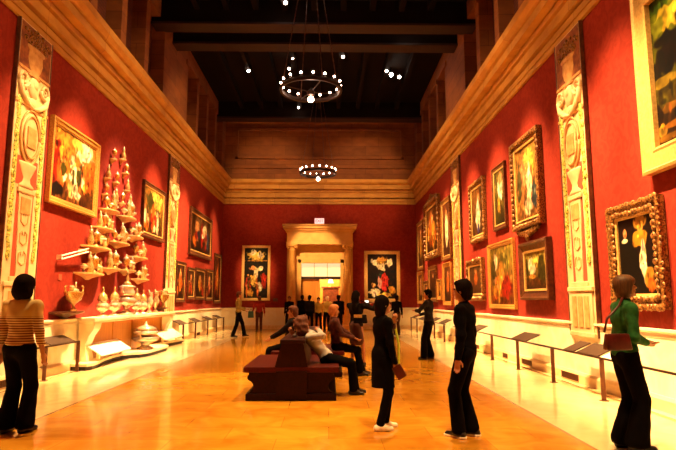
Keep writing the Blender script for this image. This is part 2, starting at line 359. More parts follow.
# ------------------------------------------------------------------ pictures
def sm(x): x = np.clip(x, 0, 1); return x*x*(3-2*x)
def value_noise(U, V, s, seed):
    r = np.random.RandomState(seed); g = r.rand(64, 64); x = U*s; y = V*s
    xi = np.floor(x).astype(int); yi = np.floor(y).astype(int); fx = sm(x-xi); fy = sm(y-yi)
    a = g[xi % 64, yi % 64]; b_ = g[(xi+1) % 64, yi % 64]; c = g[xi % 64, (yi+1) % 64]; d = g[(xi+1) % 64, (yi+1) % 64]
    return (a*(1-fx)+b_*fx)*(1-fy)+(c*(1-fx)+d*fx)*fy
def paint(w, h, top, bot, blobs, seed, amt=.5, nmax=70):
    nmax = int(nmax*1.4)
    nx = max(8, int(nmax*w/max(w, h))); ny = max(8, int(nmax*h/max(w, h)))
    U, V = np.meshgrid(np.linspace(0, 1, nx), np.linspace(0, 1, ny), indexing='ij')
    top = np.array(top); bot = np.array(bot)
    t = sm(V)[..., None]; col = bot*(1-t)+top*t
    n1 = value_noise(U*w, V*h, 3, seed); n2 = value_noise(U*w, V*h, 9, seed+1)
    for (cx, cy, rx, ry, c) in blobs:
        d = np.sqrt(((U-cx)/rx)**2+((V-cy)/ry)**2)+(n2-.5)*.7+(n1-.5)*.35
        m = (1-sm((d-.82)/.22))[..., None]
        col = col*(1-m)+np.array(c)*m
    rd = np.random.RandomState(seed+77); ar = math.sqrt(w*h)
    for q in range(170):
        cx, cy = rd.rand(2); cy = cy**1.3; sx_ = rd.uniform(.008, .03)/w*ar; sy_ = rd.uniform(.015, .055)/h*ar
        i0, i1 = int(max(0, (cx-sx_*1.3)*(nx-1))), int(min(nx, (cx+sx_*1.3)*(nx-1)+2)); j0, j1 = int(max(0, (cy-sy_*1.3)*(ny-1))), int(min(ny, (cy+sy_*1.3)*(ny-1)+2))
        c = col[min(nx-1, int(cx*nx)), min(ny-1, int(cy*ny))]*rd.choice([.25, .4, .6, 1.5, 1.9])*np.array([1, rd.uniform(.7, 1.15), rd.uniform(.6, 1.3)])
        d = np.sqrt(((U[i0:i1, j0:j1]-cx)/sx_)**2+((V[i0:i1, j0:j1]-cy)/sy_)**2); m = ((1-sm((d-.7)/.5))*.8)[..., None]
        col[i0:i1, j0:j1] = col[i0:i1, j0:j1]*(1-m)+c*m
    col = col*(1+amt*((n1+n2-1.0)*1.3))[..., None]
    col = np.clip(col, .002, 1)
    return nx, ny, U, V, np.clip(col**1.5*.62*(1+.7*(value_noise(U*w, V*h, 17, seed+5)-.5)[..., None]), 0.002, 1)
def figures(seed, n, pal, y0=.1, y1=.6, s=.09):
    r = random.Random(seed); out = []
    for i in range(n):
        x = r.uniform(.08, .92); y = r.uniform(y0, y1); c = r.choice(pal)
        out.append((x, y, s*r.uniform(.5, 1), s*r.uniform(1.2, 2.4), c))
        out.append((x+r.uniform(-.02, .02), y+s*2.1, s*.4, s*.5, (.75, .42, .2)))
    return out
def picture(y_or_x, z0, z1, wall, fw, style, blobs, top, bot, label, group=None, depth=.1, seed=1, nmax=70, amt=.5, bumps=0, crest=None):
    depth *= .55
    if wall in 'LR':      # size and place refer to the frame's front edge
        kk = 1-depth*.9/(-XL if wall == 'L' else XR)
        y_or_x = (y_or_x[0]*kk, y_or_x[1]*kk); z0, z1 = 1.45+(z0-1.45)*kk, 1.45+(z1-1.45)*kk
    a0, a1 = y_or_x; w = a1-a0; h = z1-z0; cc = (a0+a1)/2
    if wall == 'L': loc, rz = (XL+.012, cc, z0), PI/2
    elif wall == 'R': loc, rz = (XR-.012, cc, z0), -PI/2
    else: loc, rz = (cc, YE-.012, z0), 0
    t = empty('framed_picture', loc, rz, label, 'painting', group)
    pr = {'plain': [(0, 0), (0, depth), (.25*fw, depth*1.1), (.4*fw, depth*.8), (.75*fw, depth*.75), (.85*fw, depth*.55), (fw, depth*.5), (fw, depth*.3)],
          'deep': [(0, 0), (0, depth*1.1), (.2*fw, depth*1.2), (.35*fw, depth*.9), (.9*fw, depth*.35), (fw, depth*.4), (fw, depth*.25)],
          'flat': [(0, 0), (0, depth), (.12*fw, depth*1.1), (.2*fw, depth*.9), (.8*fw, depth*.9), (.9*fw, depth), (fw, depth*.9), (fw, depth*.3)]}
    prof = pr['plain' if style[1] == 'p' else 'deep' if style[1] == 'd' else 'flat']
    b = NB(); rings = []
    for (o_, d_) in prof:
        rings.append([b.verts.new(p) for p in ((-w/2+o_, -d_, o_), (w/2-o_, -d_, o_), (w/2-o_, -d_, h-o_), (-w/2+o_, -d_, h-o_))])
    for r0, r1 in zip(rings, rings[1:]):
        for k in range(4): b.faces.new((r0[k], r0[(k+1) % 4], r1[(k+1) % 4], r1[k]))
    b.faces.new(rings[0])
    bmesh.ops.recalc_face_normals(b, faces=b.faces)
    if bumps:
        rr = random.Random(seed)
        def along(p0, p1):
            L = math.dist(p0, p1); n_ = max(2, int(L/bumps))
            for i in range(n_):
                f = (i+.5)/n_; x = p0[0]+(p1[0]-p0[0])*f; z = p0[1]+(p1[1]-p0[1])*f
                s = bumps*rr.uniform(.42, .62)
                ball(b, (x+rr.uniform(-.01, .01), -depth*.95, z+rr.uniform(-.01, .01)), s, 1, .6, 1, 8)
        for o_ in ((.12*fw, .7*fw) if bumps < .12 else (.3*fw,)):
            along((-w/2+o_, o_), (w/2-o_, o_)); along((w/2-o_, o_), (w/2-o_, h-o_)); along((w/2-o_, h-o_), (-w/2+o_, h-o_)); along((-w/2+o_, h-o_), (-w/2+o_, o_))
    FM = {'g': 'gold', 'G': 'gold2', 'd': 'golddark', 'w': 'wooddark'}[style[0]]
    obj('frame', b, M[FM], t)
    if crest:
        b = NB(); sgn = 1 if crest == 'top' else -1; z = h if crest == 'top' else 0
        for i in range(-4, 5):
            x = i*w*.09; s = .11*(1-.1*abs(i)); ball(b, (x, -depth*.6, z+sgn*(.02+.11*(1-abs(i)/5.))), s, 1, .45, 1, 8)
        ball(b, (0, -depth*.7, z+sgn*.2), .1, 1, .5, 1, 8)
        obj('crest', b, M[FM], t, True)
    if style[0] in 'dw':
        b = NB(); i0, i1 = fw*.88, fw*1.08
        rs = [[b.verts.new(p) for p in ((-w/2+o_, -d_, o_), (w/2-o_, -d_, o_), (w/2-o_, -d_, h-o_), (-w/2+o_, -d_, h-o_))] for o_, d_ in ((i0, depth*.45), (i0, depth*.72), (i1, depth*.6), (i1, depth*.2))]
        for r0, r1 in zip(rs, rs[1:]):
            for k in range(4): b.faces.new((r0[k], r0[(k+1) % 4], r1[(k+1) % 4], r1[k]))
        bmesh.ops.recalc_face_normals(b, faces=b.faces); obj('gilt_slip', b, M['gold2'], t)
    cw, ch = w-2*fw+.02, h-2*fw+.02
    nx, ny, U, V, col = paint(cw, ch, top, bot, blobs, seed, amt, nmax)
    vs = np.stack([(U-.5)*cw, np.full_like(U, -depth*.32), (h-ch)/2+V*ch], -1).reshape(-1, 3)
    f = [(i*ny+j, (i+1)*ny+j, (i+1)*ny+j+1, i*ny+j+1) for i in range(nx-1) for j in range(ny-1)]
    me = bpy.data.meshes.new('canvas'); me.from_pydata(vs.tolist(), [], f)
    at = me.color_attributes.new('paint', 'FLOAT_COLOR', 'POINT')
    at.data.foreach_set('color', np.concatenate([col.reshape(-1, 3), np.ones((nx*ny, 1))], 1).astype('f').ravel())
    me.materials.append(M['canvas']); o = bpy.data.objects.new('canvas', me); C.objects.link(o); o.parent = t
    return t
W_ = (.95, .85, .62); GO = (.72, .42, .1); DK = (.03, .018, .01); BR = (.2, .08, .025); RD = (.5, .06, .03); OL = (.16, .14, .03); SK = (.8, .45, .22); BL = (.08, .12, .2); YE_ = (.9, .66, .2); OR = (.7, .25, .06)
# left wall
picture((10.62, 12.85), 3.35, 5.1, 'L', .15, 'gp', [(.2, .75, .2, .25, GO), (.72, .85, .28, .2, W_), (.55, .9, .15, .1, YE_), (.9, .55, .12, .3, OR), (.08, .45, .1, .4, (.4, .05, .02)), (.3, .4, .2, .22, OR), (.48, .35, .13, .3, W_), (.4, .2, .1, .14, SK), (.62, .45, .05, .2, (.1, .14, .08)), (.75, .4, .1, .22, OR), (.6, .14, .12, .08, W_), (.15, .12, .13, .1, DK), (.8, .1, .2, .1, BR)] + figures(3, 8, [RD, GO, W_, OL], .2, .45, .06), (.5, .28, .07), (.22, .1, .03),
        'large brown-framed landscape with golden crowd, above left of the silver wall display', depth=.16, seed=11, nmax=90)
picture((16.05, 18.2), 3.32, 5.0, 'L', .14, 'wp', [(.6, .8, .4, .2, YE_), (.3, .7, .2, .2, OL), (.5, .35, .12, .3, OR), (.7, .3, .1, .25, W_)] + figures(5, 8, [RD, W_, OR, OL], .15, .4, .08), (.4, .24, .06), (.14, .06, .02),
        'dark-framed golden painting between silver wall display and far left pilaster panel', depth=.14, seed=12)
picture((21.6, 25.6), 3.25, 5.15, 'L', .2, 'wp', [(.3, .6, .12, .3, SK), (.55, .5, .08, .35, RD), (.7, .65, .12, .2, W_), (.2, .3, .1, .2, OR), (.85, .4, .08, .3, BL)] + figures(6, 8, [RD, BL, W_, OR], .2, .5, .07), (.2, .12, .05), (.08, .03, .015),
        'wide dark painting hung alone high on left wall near far corner', depth=.15, seed=13)
for i, (y0, y1, z0, z1, lb) in enumerate(((19.85, 21.15, 1.37, 2.86, 'first'), (21.5, 22.65, 1.47, 2.73, 'second'), (22.75, 24.5, 1.45, 2.78, 'third'), (24.75, 26.2, 1.42, 2.84, 'fourth'))):
    picture((y0, y1), z0, z1, 'L', .12, 'wp', [(.5, .5, .22, .32, (OR, BR, GO, SK)[i]), (.5, .75, .12, .1, SK)] + figures(20+i, 4, [RD, OL, OR], .15, .4, .12), (.12, .05, .02), (.06, .02, .01),
            'small dark framed painting, %s from the left in lower left-wall row' % lb, 'small paintings in the lower left row', .1, 20+i, 40)
picture((26.45, 28.05), 1.28, 3.7, 'L', .14, 'wp', [(.5, .5, .2, .35, OR)] + figures(30, 5, [RD, OR, GO], .15, .6, .1), (.15, .05, .02), (.08, .03, .01), 'tall dark framed painting at the far end of left wall', None, .1, 30, 40)
# far wall
picture((-4.45, -3.0), 1.42, 4.22, 'E', .13, 'Gp', [(.5, .85, .35, .1, YE_), (.4, .9, .14, .06, W_), (.65, .86, .12, .06, W_), (.5, .74, .5, .012, GO), (.5, .52, .1, .16, W_), (.36, .6, .14, .05, SK), (.7, .58, .12, .06, W_), (.4, .34, .14, .12, YE_), (.16, .28, .12, .16, RD), (.84, .34, .12, .16, RD), (.65, .2, .1, .1, W_), (.25, .12, .16, .07, GO)] + figures(31, 6, [RD, OR, W_, OL], .08, .4, .06), (.03, .03, .015), (.05, .03, .015),
        'tall gilt framed altarpiece with pale figures, left of far doorway', depth=.1, seed=31, nmax=80)
picture((1.8, 3.63), 1.35, 3.95, 'E', .17, 'Gp', [(.28, .8, .15, .1, W_), (.74, .8, .15, .1, W_), (.5, .86, .2, .08, GO), (.5, .7, .11, .09, W_), (.46, .5, .14, .12, (.05, .07, .06)), (.55, .36, .16, .2, (.75, .1, .08)), (.42, .34, .07, .14, (.8, .5, .42)), (.24, .14, .2, .1, W_), (.55, .08, .22, .06, YE_), (.82, .2, .12, .09, GO), (.2, .3, .07, .06, SK)], (.06, .022, .012), (.04, .02, .012),
        'tall gilt framed painting with red robed form, right of far doorway', depth=.1, seed=32, nmax=80, amt=.3)
# right wall
picture((4.9, 7.62), 3.2, 5.95, 'R', .32, 'Gf', [(.1, .97, .3, .08, (.12, .2, .03)), (.3, .82, .3, .08, (.7, .58, .10)), (.05, .80, .1, .06, (.34, .36, .05)), (.16, .58, .15, .14, DK), (.04, .5, .05, .08, DK), (.35, .55, .12, .15, DK), (.1, .42, .22, .035, (.36, .27, .05)), (.12, .36, .2, .02, (.1, .08, .02)), (.05, .3, .1, .05, OL), (.16, .24, .1, .03, (.3, .17, .03)), (.03, .2, .03, .1, (.06, .03, .01)), (.04, .1, .05, .04, (.6, .4, .1)), (.2, .12, .12, .02, (.5, .25, .05)), (.1, .05, .2, .02, (.35, .2, .04))], (.22, .25, .03), (.09, .045, .012),
        'huge gilt framed landscape with dark trees at top right', depth=.22, seed=41, nmax=150)
picture((7.33, 8.72), 1.32, 2.89, 'R', .2, 'dd', [(.28, .45, .2, .42, (.008, .006, .005)), (.2, .8, .06, .07, SK), (.2, .7, .1, .03, W_), (.62, .86, .1, .08, SK), (.6, .9, .18, .1, GO), (.62, .7, .2, .12, (.7, .42, .08)), (.66, .42, .1, .24, W_), (.78, .22, .12, .14, GO), (.84, .12, .12, .08, OR), (.95, .5, .08, .3, DK)], (.05, .02, .012), (.02, .01, .008),
        'ornate gilt framed dark double portrait behind the woman in green', depth=.17, seed=42, nmax=110, amt=.25, bumps=.085)
picture((11.45, 13.25), 3.08, 5.22, 'R', .2, 'dd', [(.35, .65, .16, .25, SK), (.6, .5, .14, .3, W_), (.3, .3, .14, .18, (.75, .4, .16)), (.75, .7, .14, .18, GO), (.5, .15, .2, .1, W_), (.15, .5, .08, .3, (.2, .2, .08)), (.8, .3, .1, .16, (.1, .14, .16)), (.55, .85, .2, .1, YE_)], (.5, .3, .1), (.4, .22, .08),
        'heavily carved gilt framed figure painting, top row right wall beside near pilaster panel', depth=.2, seed=43, nmax=70, bumps=.12, crest='bottom')
picture((11.2, 12.9), 1.45, 2.75, 'R', .22, 'wd', [(.3, .62, .2, .25, W_), (.5, .75, .2, .12, YE_), (.75, .5, .2, .4, OL), (.08, .5, .06, .4, OL), (.4, .2, .4, .12, (.2, .09, .03)), (.3, .35, .2, .06, GO)], (.5, .4, .12), (.12, .06, .02),
        'deep brown framed sunset landscape, lower row beside near right pilaster panel', depth=.2, seed=44, nmax=60)
picture((13.32, 15.5), 1.22, 2.97, 'R', .12, 'gp', [(.25, .72, .1, .14, W_), (.7, .75, .2, .2, (.35, .3, .08)), (.3, .3, .25, .2, OR), (.7, .3, .2, .2, RD), (.5, .5, .12, .2, GO), (.15, .5, .08, .3, OL)] + figures(7, 7, [OR, RD, GO], .1, .4, .08), (.4, .3, .08), (.28, .1, .03),
        'large thin framed reddish landscape, lower row left of the sunset landscape', depth=.12, seed=45, nmax=60)
picture((13.75, 14.85), 3.3, 5.02, 'R', .13, 'wp', [(.55, .6, .3, .25, W_), (.4, .35, .15, .2, GO), (.6, .85, .2, .1, SK), (.3, .15, .2, .1, OL)], (.25, .2, .06), (.1, .08, .03),
        'narrow upright painting with pale leaning form, top row, second from near pilaster', depth=.12, seed=46, nmax=50)
picture((15.7, 17.35), 3.2, 5.07, 'R', .2, 'dd', [(.5, .35, .2, .3, W_), (.55, .75, .12, .12, SK), (.5, .55, .14, .2, (.8, .75, .62)), (.5, .12, .1, .1, (.15, .12, .3))], (.3, .16, .05), (.14, .07, .03),
        'carved gilt framed portrait in white, top row near far right pilaster panel', depth=.16, seed=47, nmax=50, bumps=.13)
picture((16.08, 17.95), 1.43, 2.7, 'R', .2, 'dd', [(.5, .55, .15, .22, OR), (.5, .78, .08, .08, SK), (.3, .3, .15, .2, BR)], (.25, .14, .05), (.12, .05, .02),
        'dark gilt framed painting behind the black-haired man, below portrait in white', depth=.16, seed=48, nmax=40, bumps=.14)
picture((22.4, 25.7), 3.26, 5.85, 'R', .3, 'dd', [(.4, .6, .2, .3, OR), (.6, .4, .2, .3, GO), (.5, .75, .12, .12, SK)] + figures(8, 6, [RD, OR, GO], .15, .5, .09), (.3, .15, .05), (.15, .06, .02),
        'largest gilt framed painting with crest, far upper right wall', depth=.22, seed=49, nmax=50, bumps=.2, crest='top')
for i, (y0, y1, z0, z1, lb) in enumerate(((20.2, 21.8, 2.98, 5.35, 'tall gilt framed painting between far right pilaster panel and crested frame'), (20.25, 21.75, 1.25, 2.87, 'gilt framed painting, lowest row directly beyond far right pilaster panel'), (26.2, 27.85, 2.92, 5.3, 'tall gilt framed painting, highest at the far right corner'),
        (26.45, 28.05, 1.26, 2.84, 'gilt framed painting in the lower row at the far right corner'), (23.1, 24.95, 1.37, 2.92, 'gilt framed painting under the crested frame on right wall'), (22.1, 22.95, 1.45, 2.3, 'smallest gilt framed picture on far right wall'), (25.05, 26.35, 1.31, 2.33, 'small square gilt framed picture near far right corner'))):
    picture((y0, y1), z0, z1, 'R', .16, 'dd' if i % 2 == 0 else 'gd', [(.5, .5, .22, .3, (W_, OR, GO, SK, BR, GO, OR)[i]), (.5, .78, .1, .1, SK)], (.25, .1, .04), (.12, .05, .02), lb, None, .13, 50+i, 36)
picture((5.0, 6.93), 1.75, 2.5, 'R', .1, 'dd', [(.5, .5, .3, .3, OR)], (.2, .1, .04), (.1, .05, .02), 'gilt frame corner showing at right edge beneath the huge landscape', None, .12, 60, 30, bumps=.09)

# ------------------------------------------------------------------ painted pilaster panels
def pilaster(yc, wall, w, z0, label):
    H = HC-z0-.01; h2 = w/2
    loc = (XL+.012, yc, z0) if wall == 'L' else (XR-.012, yc, z0)
    t = empty('pilaster_panel', loc, PI/2 if wall == 'L' else -PI/2, label, 'wall panel', 'painted pilaster panels on the red walls')
    F = -.06
    b = NB(); box(b, -h2, h2, F, 0, 0, H); obj('backing', b, M['cream'], t)
    for s in (-1, 1):
        b = NB(); box(b, s*h2-.014, s*h2+.014, F-.01, -.005, 0, H); obj('edge_shadow', b, M['wooddark'], t)  # dark strips draw the shadow line down each panel side as colour
    b = NB(); box(b, -w*.46, w*.46, F-.006, F, 4.62, H-.02); obj('painted_field', b, M['urnbrown'], t)
    b = NB(); box(b, -w*.25, w*.25, F-.006, F, .95, 2.5); obj('colour_field', b, M['rose'], t)
    b = NB(); box(b, -w*.3, w*.3, F-.006, F, 2.55, 3.05); obj('colour_field', b, M['rose'], t)
    b = NB(); box(b, -w*.40, w*.40, F-.025, F, .06, .78, .008); box(b, -w*.45, w*.45, F-.04, F, 0, .08, .008); box(b, -w*.45, w*.45, F-.045, F, .78, .86, .01); box(b, -w*.3, w*.3, F-.035, F, .86, .95, .01)
    a = [b.verts.new(p) for p in ((-w*.13, F-.02, .95), (w*.13, F-.02, .95), (w*.2, F-.02, 2.42), (-w*.2, F-.02, 2.42))]
    c = [b.verts.new((v.co.x, F, v.co.z)) for v in a]
    for k in range(4): b.faces.new((a[k], a[(k+1) % 4], c[(k+1) % 4], c[k]))
    b.faces.new(a); box(b, -w*.25, w*.25, F-.04, F, 2.42, 2.5, .01)
    bmesh.ops.recalc_face_normals(b, faces=b.faces); obj('pedestal', b, M['cream'], t)
    for zz in (1.15, 1.5, 1.85):
        b = NB()
        for s in (-1, 1): tube(b, [(0, F-.022, zz), (s*w*.1, F-.022, zz+.06), (s*w*.1, F-.022, zz+.2), (s*w*.04, F-.022, zz+.24), (s*w*.03, F-.022, zz+.17)], .013, 6)
        obj('scroll_relief', b, M['ochre'], t)
    b = NB(); box(b, -w*.14, w*.14, F-.035, F-.02, 2.05, 2.34, .008); obj('raised_panel', b, M['ochre'], t)
    for k in (-1, 0, 1): b = NB(); box(b, k*w*.22-w*.08, k*w*.22+w*.08, F-.04, F-.025, .16, .7, .008); obj('raised_panel', b, M['ochre'], t)
    b = NB(); lathe(b, [(.34, 2.5), (.36, 2.56), (.2, 2.62), (.17, 2.7), (.3, 2.82), (.42, 2.93), (.42, 2.97)], 18, (0, F, 0), w*.62, .1); obj('urn', b, M['cream'], t, True)
    b = NB(); ball(b, (0, F, 3.44), 1, w*.3, .04, .5, 28); obj('medallion', b, M['cream'], t, True)
    for sc in (1.0, .78):
        b = NB(); tube(b, [(w*.29*sc*math.cos(a_), F-.02-.02*(1-sc)*4, 3.44+.49*sc*math.sin(a_)) for a_ in np.linspace(0, 2*PI, 33)], .02, 6); obj('medallion_rim', b, M['ochre'], t, True)
    b = NB(); box(b, -w*.13, w*.13, F-.055, F-.03, 3.24, 3.62, .01); obj('raised_panel', b, M['ochre'], t)
    for s in (-1, 1):
        b = NB(); rr = random.Random(int(yc*10)+s)
        for k in range(40):
            zz = 1.3+k*.07; ball(b, (s*w*.375+rr.uniform(-.02, .02), F-.005, zz), rr.uniform(.055, .085), .8, .4, 1, 7)
        obj('garland', b, M['garland'], t)
        b = NB(); n_ = 26; c0 = (s*w*.33, 4.42)
        pts = [(c0[0]+s*(.03+.0052*k)*math.cos(-k*.42+1.2), F-.02, c0[1]+(.03+.0052*k)*math.sin(-k*.42+1.2)) for k in range(n_)]
        tube(b, pts, [.018+.0009*k for k in range(n_)], 8)
        tube(b, [(s*w*.42, F-.02, 4.36), (s*w*.36, F-.02, 4.15), (s*w*.16, F-.02, 4.02), (0, F-.02, 3.98)], [.05, .06, .05, .03], 8)
        obj('volute_scroll', b, M['cream'], t, True)
    b = NB(); ball(b, (0, F, 4.36), .17, 1, .35, 1.3, 14); ball(b, (0, F-.02, 4.42), .1, 1, .6, 1.1, 12); ball(b, (0, F, 4.08), .12, 1, .4, .9, 12); obj('carved_head', b, M['cream'], t, True)
    b = NB(); lathe(b, [(.34, 4.55), (.4, 4.58), (.2, 4.63), (.36, 4.72), (.46, 4.86), (.42, 5.02), (.55, 5.06), (.55, 5.1)], 18, (0, F, 0), w*.5, .09)
    for k in range(7): tube(b, [(w*.2*math.sin(a_), F-.06*math.cos(a_), 4.74) if False else (w*.2*math.sin(a_), F-.045*math.cos(a_), 5.0) for a_ in (-1.2+k*.4, -1.2+k*.4+.01)], .012, 5)
    obj('vase', b, M['ochre'], t, True)
    b = NB(); rr = random.Random(3)
    for k in range(60):
        a_ = rr.uniform(0, 2*PI); q = rr.uniform(.1, 1)
        ball(b, (q*w*.42*math.cos(a_), F-rr.uniform(0, .02), min(H-.2, 5.27)+q*.17*math.sin(a_)), rr.uniform(.03, .055), 1, .5, 1, 6)
    obj('leaf_bouquet', b, M['golddark'], t)
    for zz in (3.97, 4.6): b = NB(); box(b, -w*.49, w*.49, F-.02, F, zz, zz+.05); obj('band', b, M['ochre'], t)
    return t
pilaster(9.69, 'L', 1.1, .9, 'tall cream pilaster panel with oval medallion at far left of photo')
pilaster(18.9, 'L', 1.2, .9, 'tall cream pilaster panel on left wall beyond the silver wall display')
pilaster(9.65, 'R', 1.05, .82, 'tall cream pilaster panel on right wall near the woman in green')
pilaster(18.9, 'R', 1.2, .88, 'tall cream pilaster panel on right wall behind the black-haired man')

# ------------------------------------------------------------------ railings
def railing(x, ys, y0, y1, side, panels, label, vents=None):
    t = empty('barrier_rail', (x, y0, 0), 0, label, 'railing')
    b = NB(); box(b, -.02, .02, 0, y1-y0, .59, .62, .004); obj('top_bar', b, M['railwood'], t)
    for y in ys:
        b = NB(); box(b, -.03, .03, y-y0-.015, y-y0+.015, 0, .59); box(b, -.05, .05, y-y0-.05, y-y0+.05, 0, .012); obj('post', b, M['post'], t)
    for (a, c, m_) in panels:
        b = NB()
        vs = [(0, a, .625), (0, c, .625), (side*.3, c, .76), (side*.3, a, .76)]
        q = [b.verts.new((X_, Y_-y0, Z_)) for X_, Y_, Z_ in vs]; p = [b.verts.new((v.co.x, v.co.y, v.co.z-.02)) for v in q]
        for k in range(4): b.faces.new((q[k], q[(k+1) % 4], p[(k+1) % 4], p[k]))
        b.faces.new(q); b.faces.new(p[::-1]); bmesh.ops.recalc_face_normals(b, faces=b.faces)
        o = obj('caption_panel', b, M[m_], t)
    return t
railing(3.99, [4.6, 6.35, 8.18, 9.98, 11.82, 13.67, 15.6, 17.5], 3.5, 17.8, 1, [(8.3, 9.0, 'panel'), (7.85, 8.18, 'paper'), (9.12, 9.5, 'panel'), (11.3, 12.2, 'panel'), (15.0, 15.9, 'panel')], 'long dark railing along right wall, behind woman in green')
railing(4.03, [19.5, 21.3, 23.3, 25.5, 27.3], 19.3, 27.4, 1, [(19.6, 20.5, 'panel'), (21.5, 22.5, 'panel'), (24.0, 25.0, 'panel'), (26.3, 27.1, 'panel')], 'far section of right wall railing beyond the man with folded arms')
railing(-5.15, [6.6, 8.5, 10.31, 11.62], 4.6, 11.66, -1, [(10.5, 11.5, 'panel')], 'near left railing beside the woman in striped top')
railing(-5.15, [19.86, 21.66, 23.83, 25.67, 27.36], 19.3, 27.5, -1, [(19.4, 20.3, 'panel'), (21.6, 22.5, 'panel'), (23.9, 24.8, 'panel'), (26.0, 26.9, 'panel')], 'far left railing under the row of small dark paintings')
# baseboard vents
def vent(y, side, ln, lb):
    x = (XR-.12) if side > 0 else (XL+.12)
    t = empty('baseboard_vent', (x, y, .03), 0, lb, 'vent', 'baseboard vents')
    b = NB(); s = -1 if side > 0 else 1
    box(b, min(0, s*.012), max(0, s*.012), -ln/2, ln/2, 0, .115)
    for k in range(int(ln/.05)): box(b, min(s*.01, s*.02), max(s*.01, s*.02), -ln/2+.02+k*.05, -ln/2+.035+k*.05, .01, .105)
    obj('grille', b, M['post'], t)
for y, ln, lb in ((6.75, .55, 'brown baseboard vent right of the woman in green'), (8.05, .6, 'brown baseboard vent left of the woman in green, behind nearest rail post'), (10.2, .7, 'brown baseboard vent on right wall, second left of woman in green'), (12.4, .6, 'brown baseboard vent on right wall below caption panel, third left of woman in green'), (13.9, .35, 'small brown baseboard vent right of the black-haired man'), (16.6, .6, 'brown baseboard vent left of the black-haired man')):
    vent(y, 1, ln, lb)
vent(9.6, -1, .6, 'brown baseboard vent between striped-top woman and silver display'); vent(23.0, -1, .5, 'dark baseboard vent beneath the far left railing')

# ------------------------------------------------------------------ silver display
def wprism(name, pts, z0, z1, mat, parent): b = NB(); poly_prism(b, pts, z0, z1); return obj(name, b, mat, parent)
pl = empty('display_platform', (0, 0, 0), 0, 'low cream platform with black recessed base under the silver console', 'platform')
half = [(XL+.13, 11.72), (-5.0, 11.72), (-4.93, 11.9), (-4.98, 12.3), (-5.08, 12.9), (-5.14, 13.5), (-5.12, 14.0), (-4.95, 14.2), (-4.75, 14.3), (-4.66, 14.7), (-4.64, 15.5)]
full = half+[(x, 31.0-y) for x, y in half[::-1][1:]]
wprism('slab', full, .085, .14, M['shelf'], pl)
ins = [(x-.04 if x > -5.3 else x, 15.5+(y-15.5)*.99) for x, y in full]
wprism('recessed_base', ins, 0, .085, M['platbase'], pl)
co = empty('marble_console', (0, 0, 0), 0, 'long cream shelf console holding the row of silver covered cups', 'console')
b = NB(); box(b, XL+.1, -5.0, 12.0, 18.2, 1.0, 1.075, .012); box(b, XL+.1, -5.04, 12.05, 18.15, .95, 1.0, .01); obj('shelf', b, M['shelf'], co)
b = NB(); box(b, XL+.1, XL+.16, 12.5, 17.8, .15, .95)
for k in range(5): box(b, XL+.16, XL+.18, 12.5+k*1.3, 12.56+k*1.3, .15, .95)
obj('back_panel', b, M['amber'], co)
for y in (12.1, 17.8):
    b = NB(); pts = [(XL+.1, .15), (-5.16, .15), (-5.2, .3), (-5.22, .5), (-5.16, .68), (-5.06, .82), (-5.03, .95), (XL+.1, .95)]
    a = [b.verts.new((x, y, z)) for x, z in pts]; c = [b.verts.new((x, y+.35, z)) for x, z in pts]
    for k in range(len(pts)): b.faces.new((a[k], a[(k+1) % len(pts)], c[(k+1) % len(pts)], c[k]))
    b.faces.new(a[::-1]); b.faces.new(c); bmesh.ops.recalc_face_normals(b, faces=b.faces); obj('support', b, M['shelf'], co)
def lectern(y0, y1, lb):
    t = empty('caption_stand', (-5.0, (y0+y1)/2, .14), 0, lb, 'caption stand', 'white sloped caption stands')
    L = (y1-y0)/2
    b = NB(); q = [b.verts.new(p) for p in ((.1, -L, .13), (.1, L, .13), (-.26, L, .36), (-.26, -L, .36))]; p = [b.verts.new((v.co.x, v.co.y, v.co.z-.025)) for v in q]
    for k in range(4): b.faces.new((q[k], q[(k+1) % 4], p[(k+1) % 4], p[k]))
    b.faces.new(q); b.faces.new(p[::-1]); bmesh.ops.recalc_face_normals(b, faces=b.faces); obj('panel', b, M['paper'], t)
    for y in (-L*.75, L*.75): b = NB(); box(b, -.09, -.03, y-.03, y+.03, 0, .235); obj('foot', b, M['shelf'], t)
for a, c, lb in ((12.2, 14.0, 'white sloped caption stand on the platform, nearer of two'), (16.9, 18.9, 'white sloped caption stand on the platform, farther of two')):
    lectern(a, c, lb)
# silver prototypes
def covered_cup(loc, s, label, group=None, mat='silver2'):
    t = empty('covered_cup', loc, 0, label, 'covered cup', group)
    b = NB(); lathe(b, [(.15*s, 0), (.15*s, .02*s), (.06*s, .06*s), (.035*s, .09*s), (.06*s, .12*s), (.14*s, .17*s), (.16*s, .24*s), (.14*s, .31*s), (.09*s, .35*s), (.12*s, .39*s)], 18); obj('bowl', b, M[mat], t, True)
    b = NB(); lathe(b, [(.125*s, .39*s), (.125*s, .41*s), (.11*s, .45*s), (.1*s, .53*s), (.05*s, .58*s), (.018*s, .61*s), (.035*s, .65*s), (.02*s, .69*s), (.008*s, .74*s)], 16); obj('lid', b, M['gilt'], t, True)
    for sg in (-1, 1):
        b = NB(); tube(b, [(0, sg*.1*s, .36*s), (0, sg*.17*s, .37*s), (0, sg*.18*s, .3*s), (0, sg*.11*s, .25*s)], .011*s, 6); obj('handle', b, M[mat], t, True)
    return t
SX = -5.2
covered_cup((SX, 12.85, 1.075), .92, 'silver covered cup, first from the left on the console')
covered_cup((SX, 13.55, 1.075), .95, 'silver covered cup, second from the left on the console')
covered_cup((SX, 15.1, 1.075), .95, 'silver covered cup just right of the tallest centrepiece')
covered_cup((SX, 15.62, 1.075), .9, 'silver covered cup second right of the tallest centrepiece')
t = empty('silver_centrepiece', (SX, 14.35, 1.075), 0, 'tallest silver tiered centrepiece in the middle of the console', 'centrepiece')
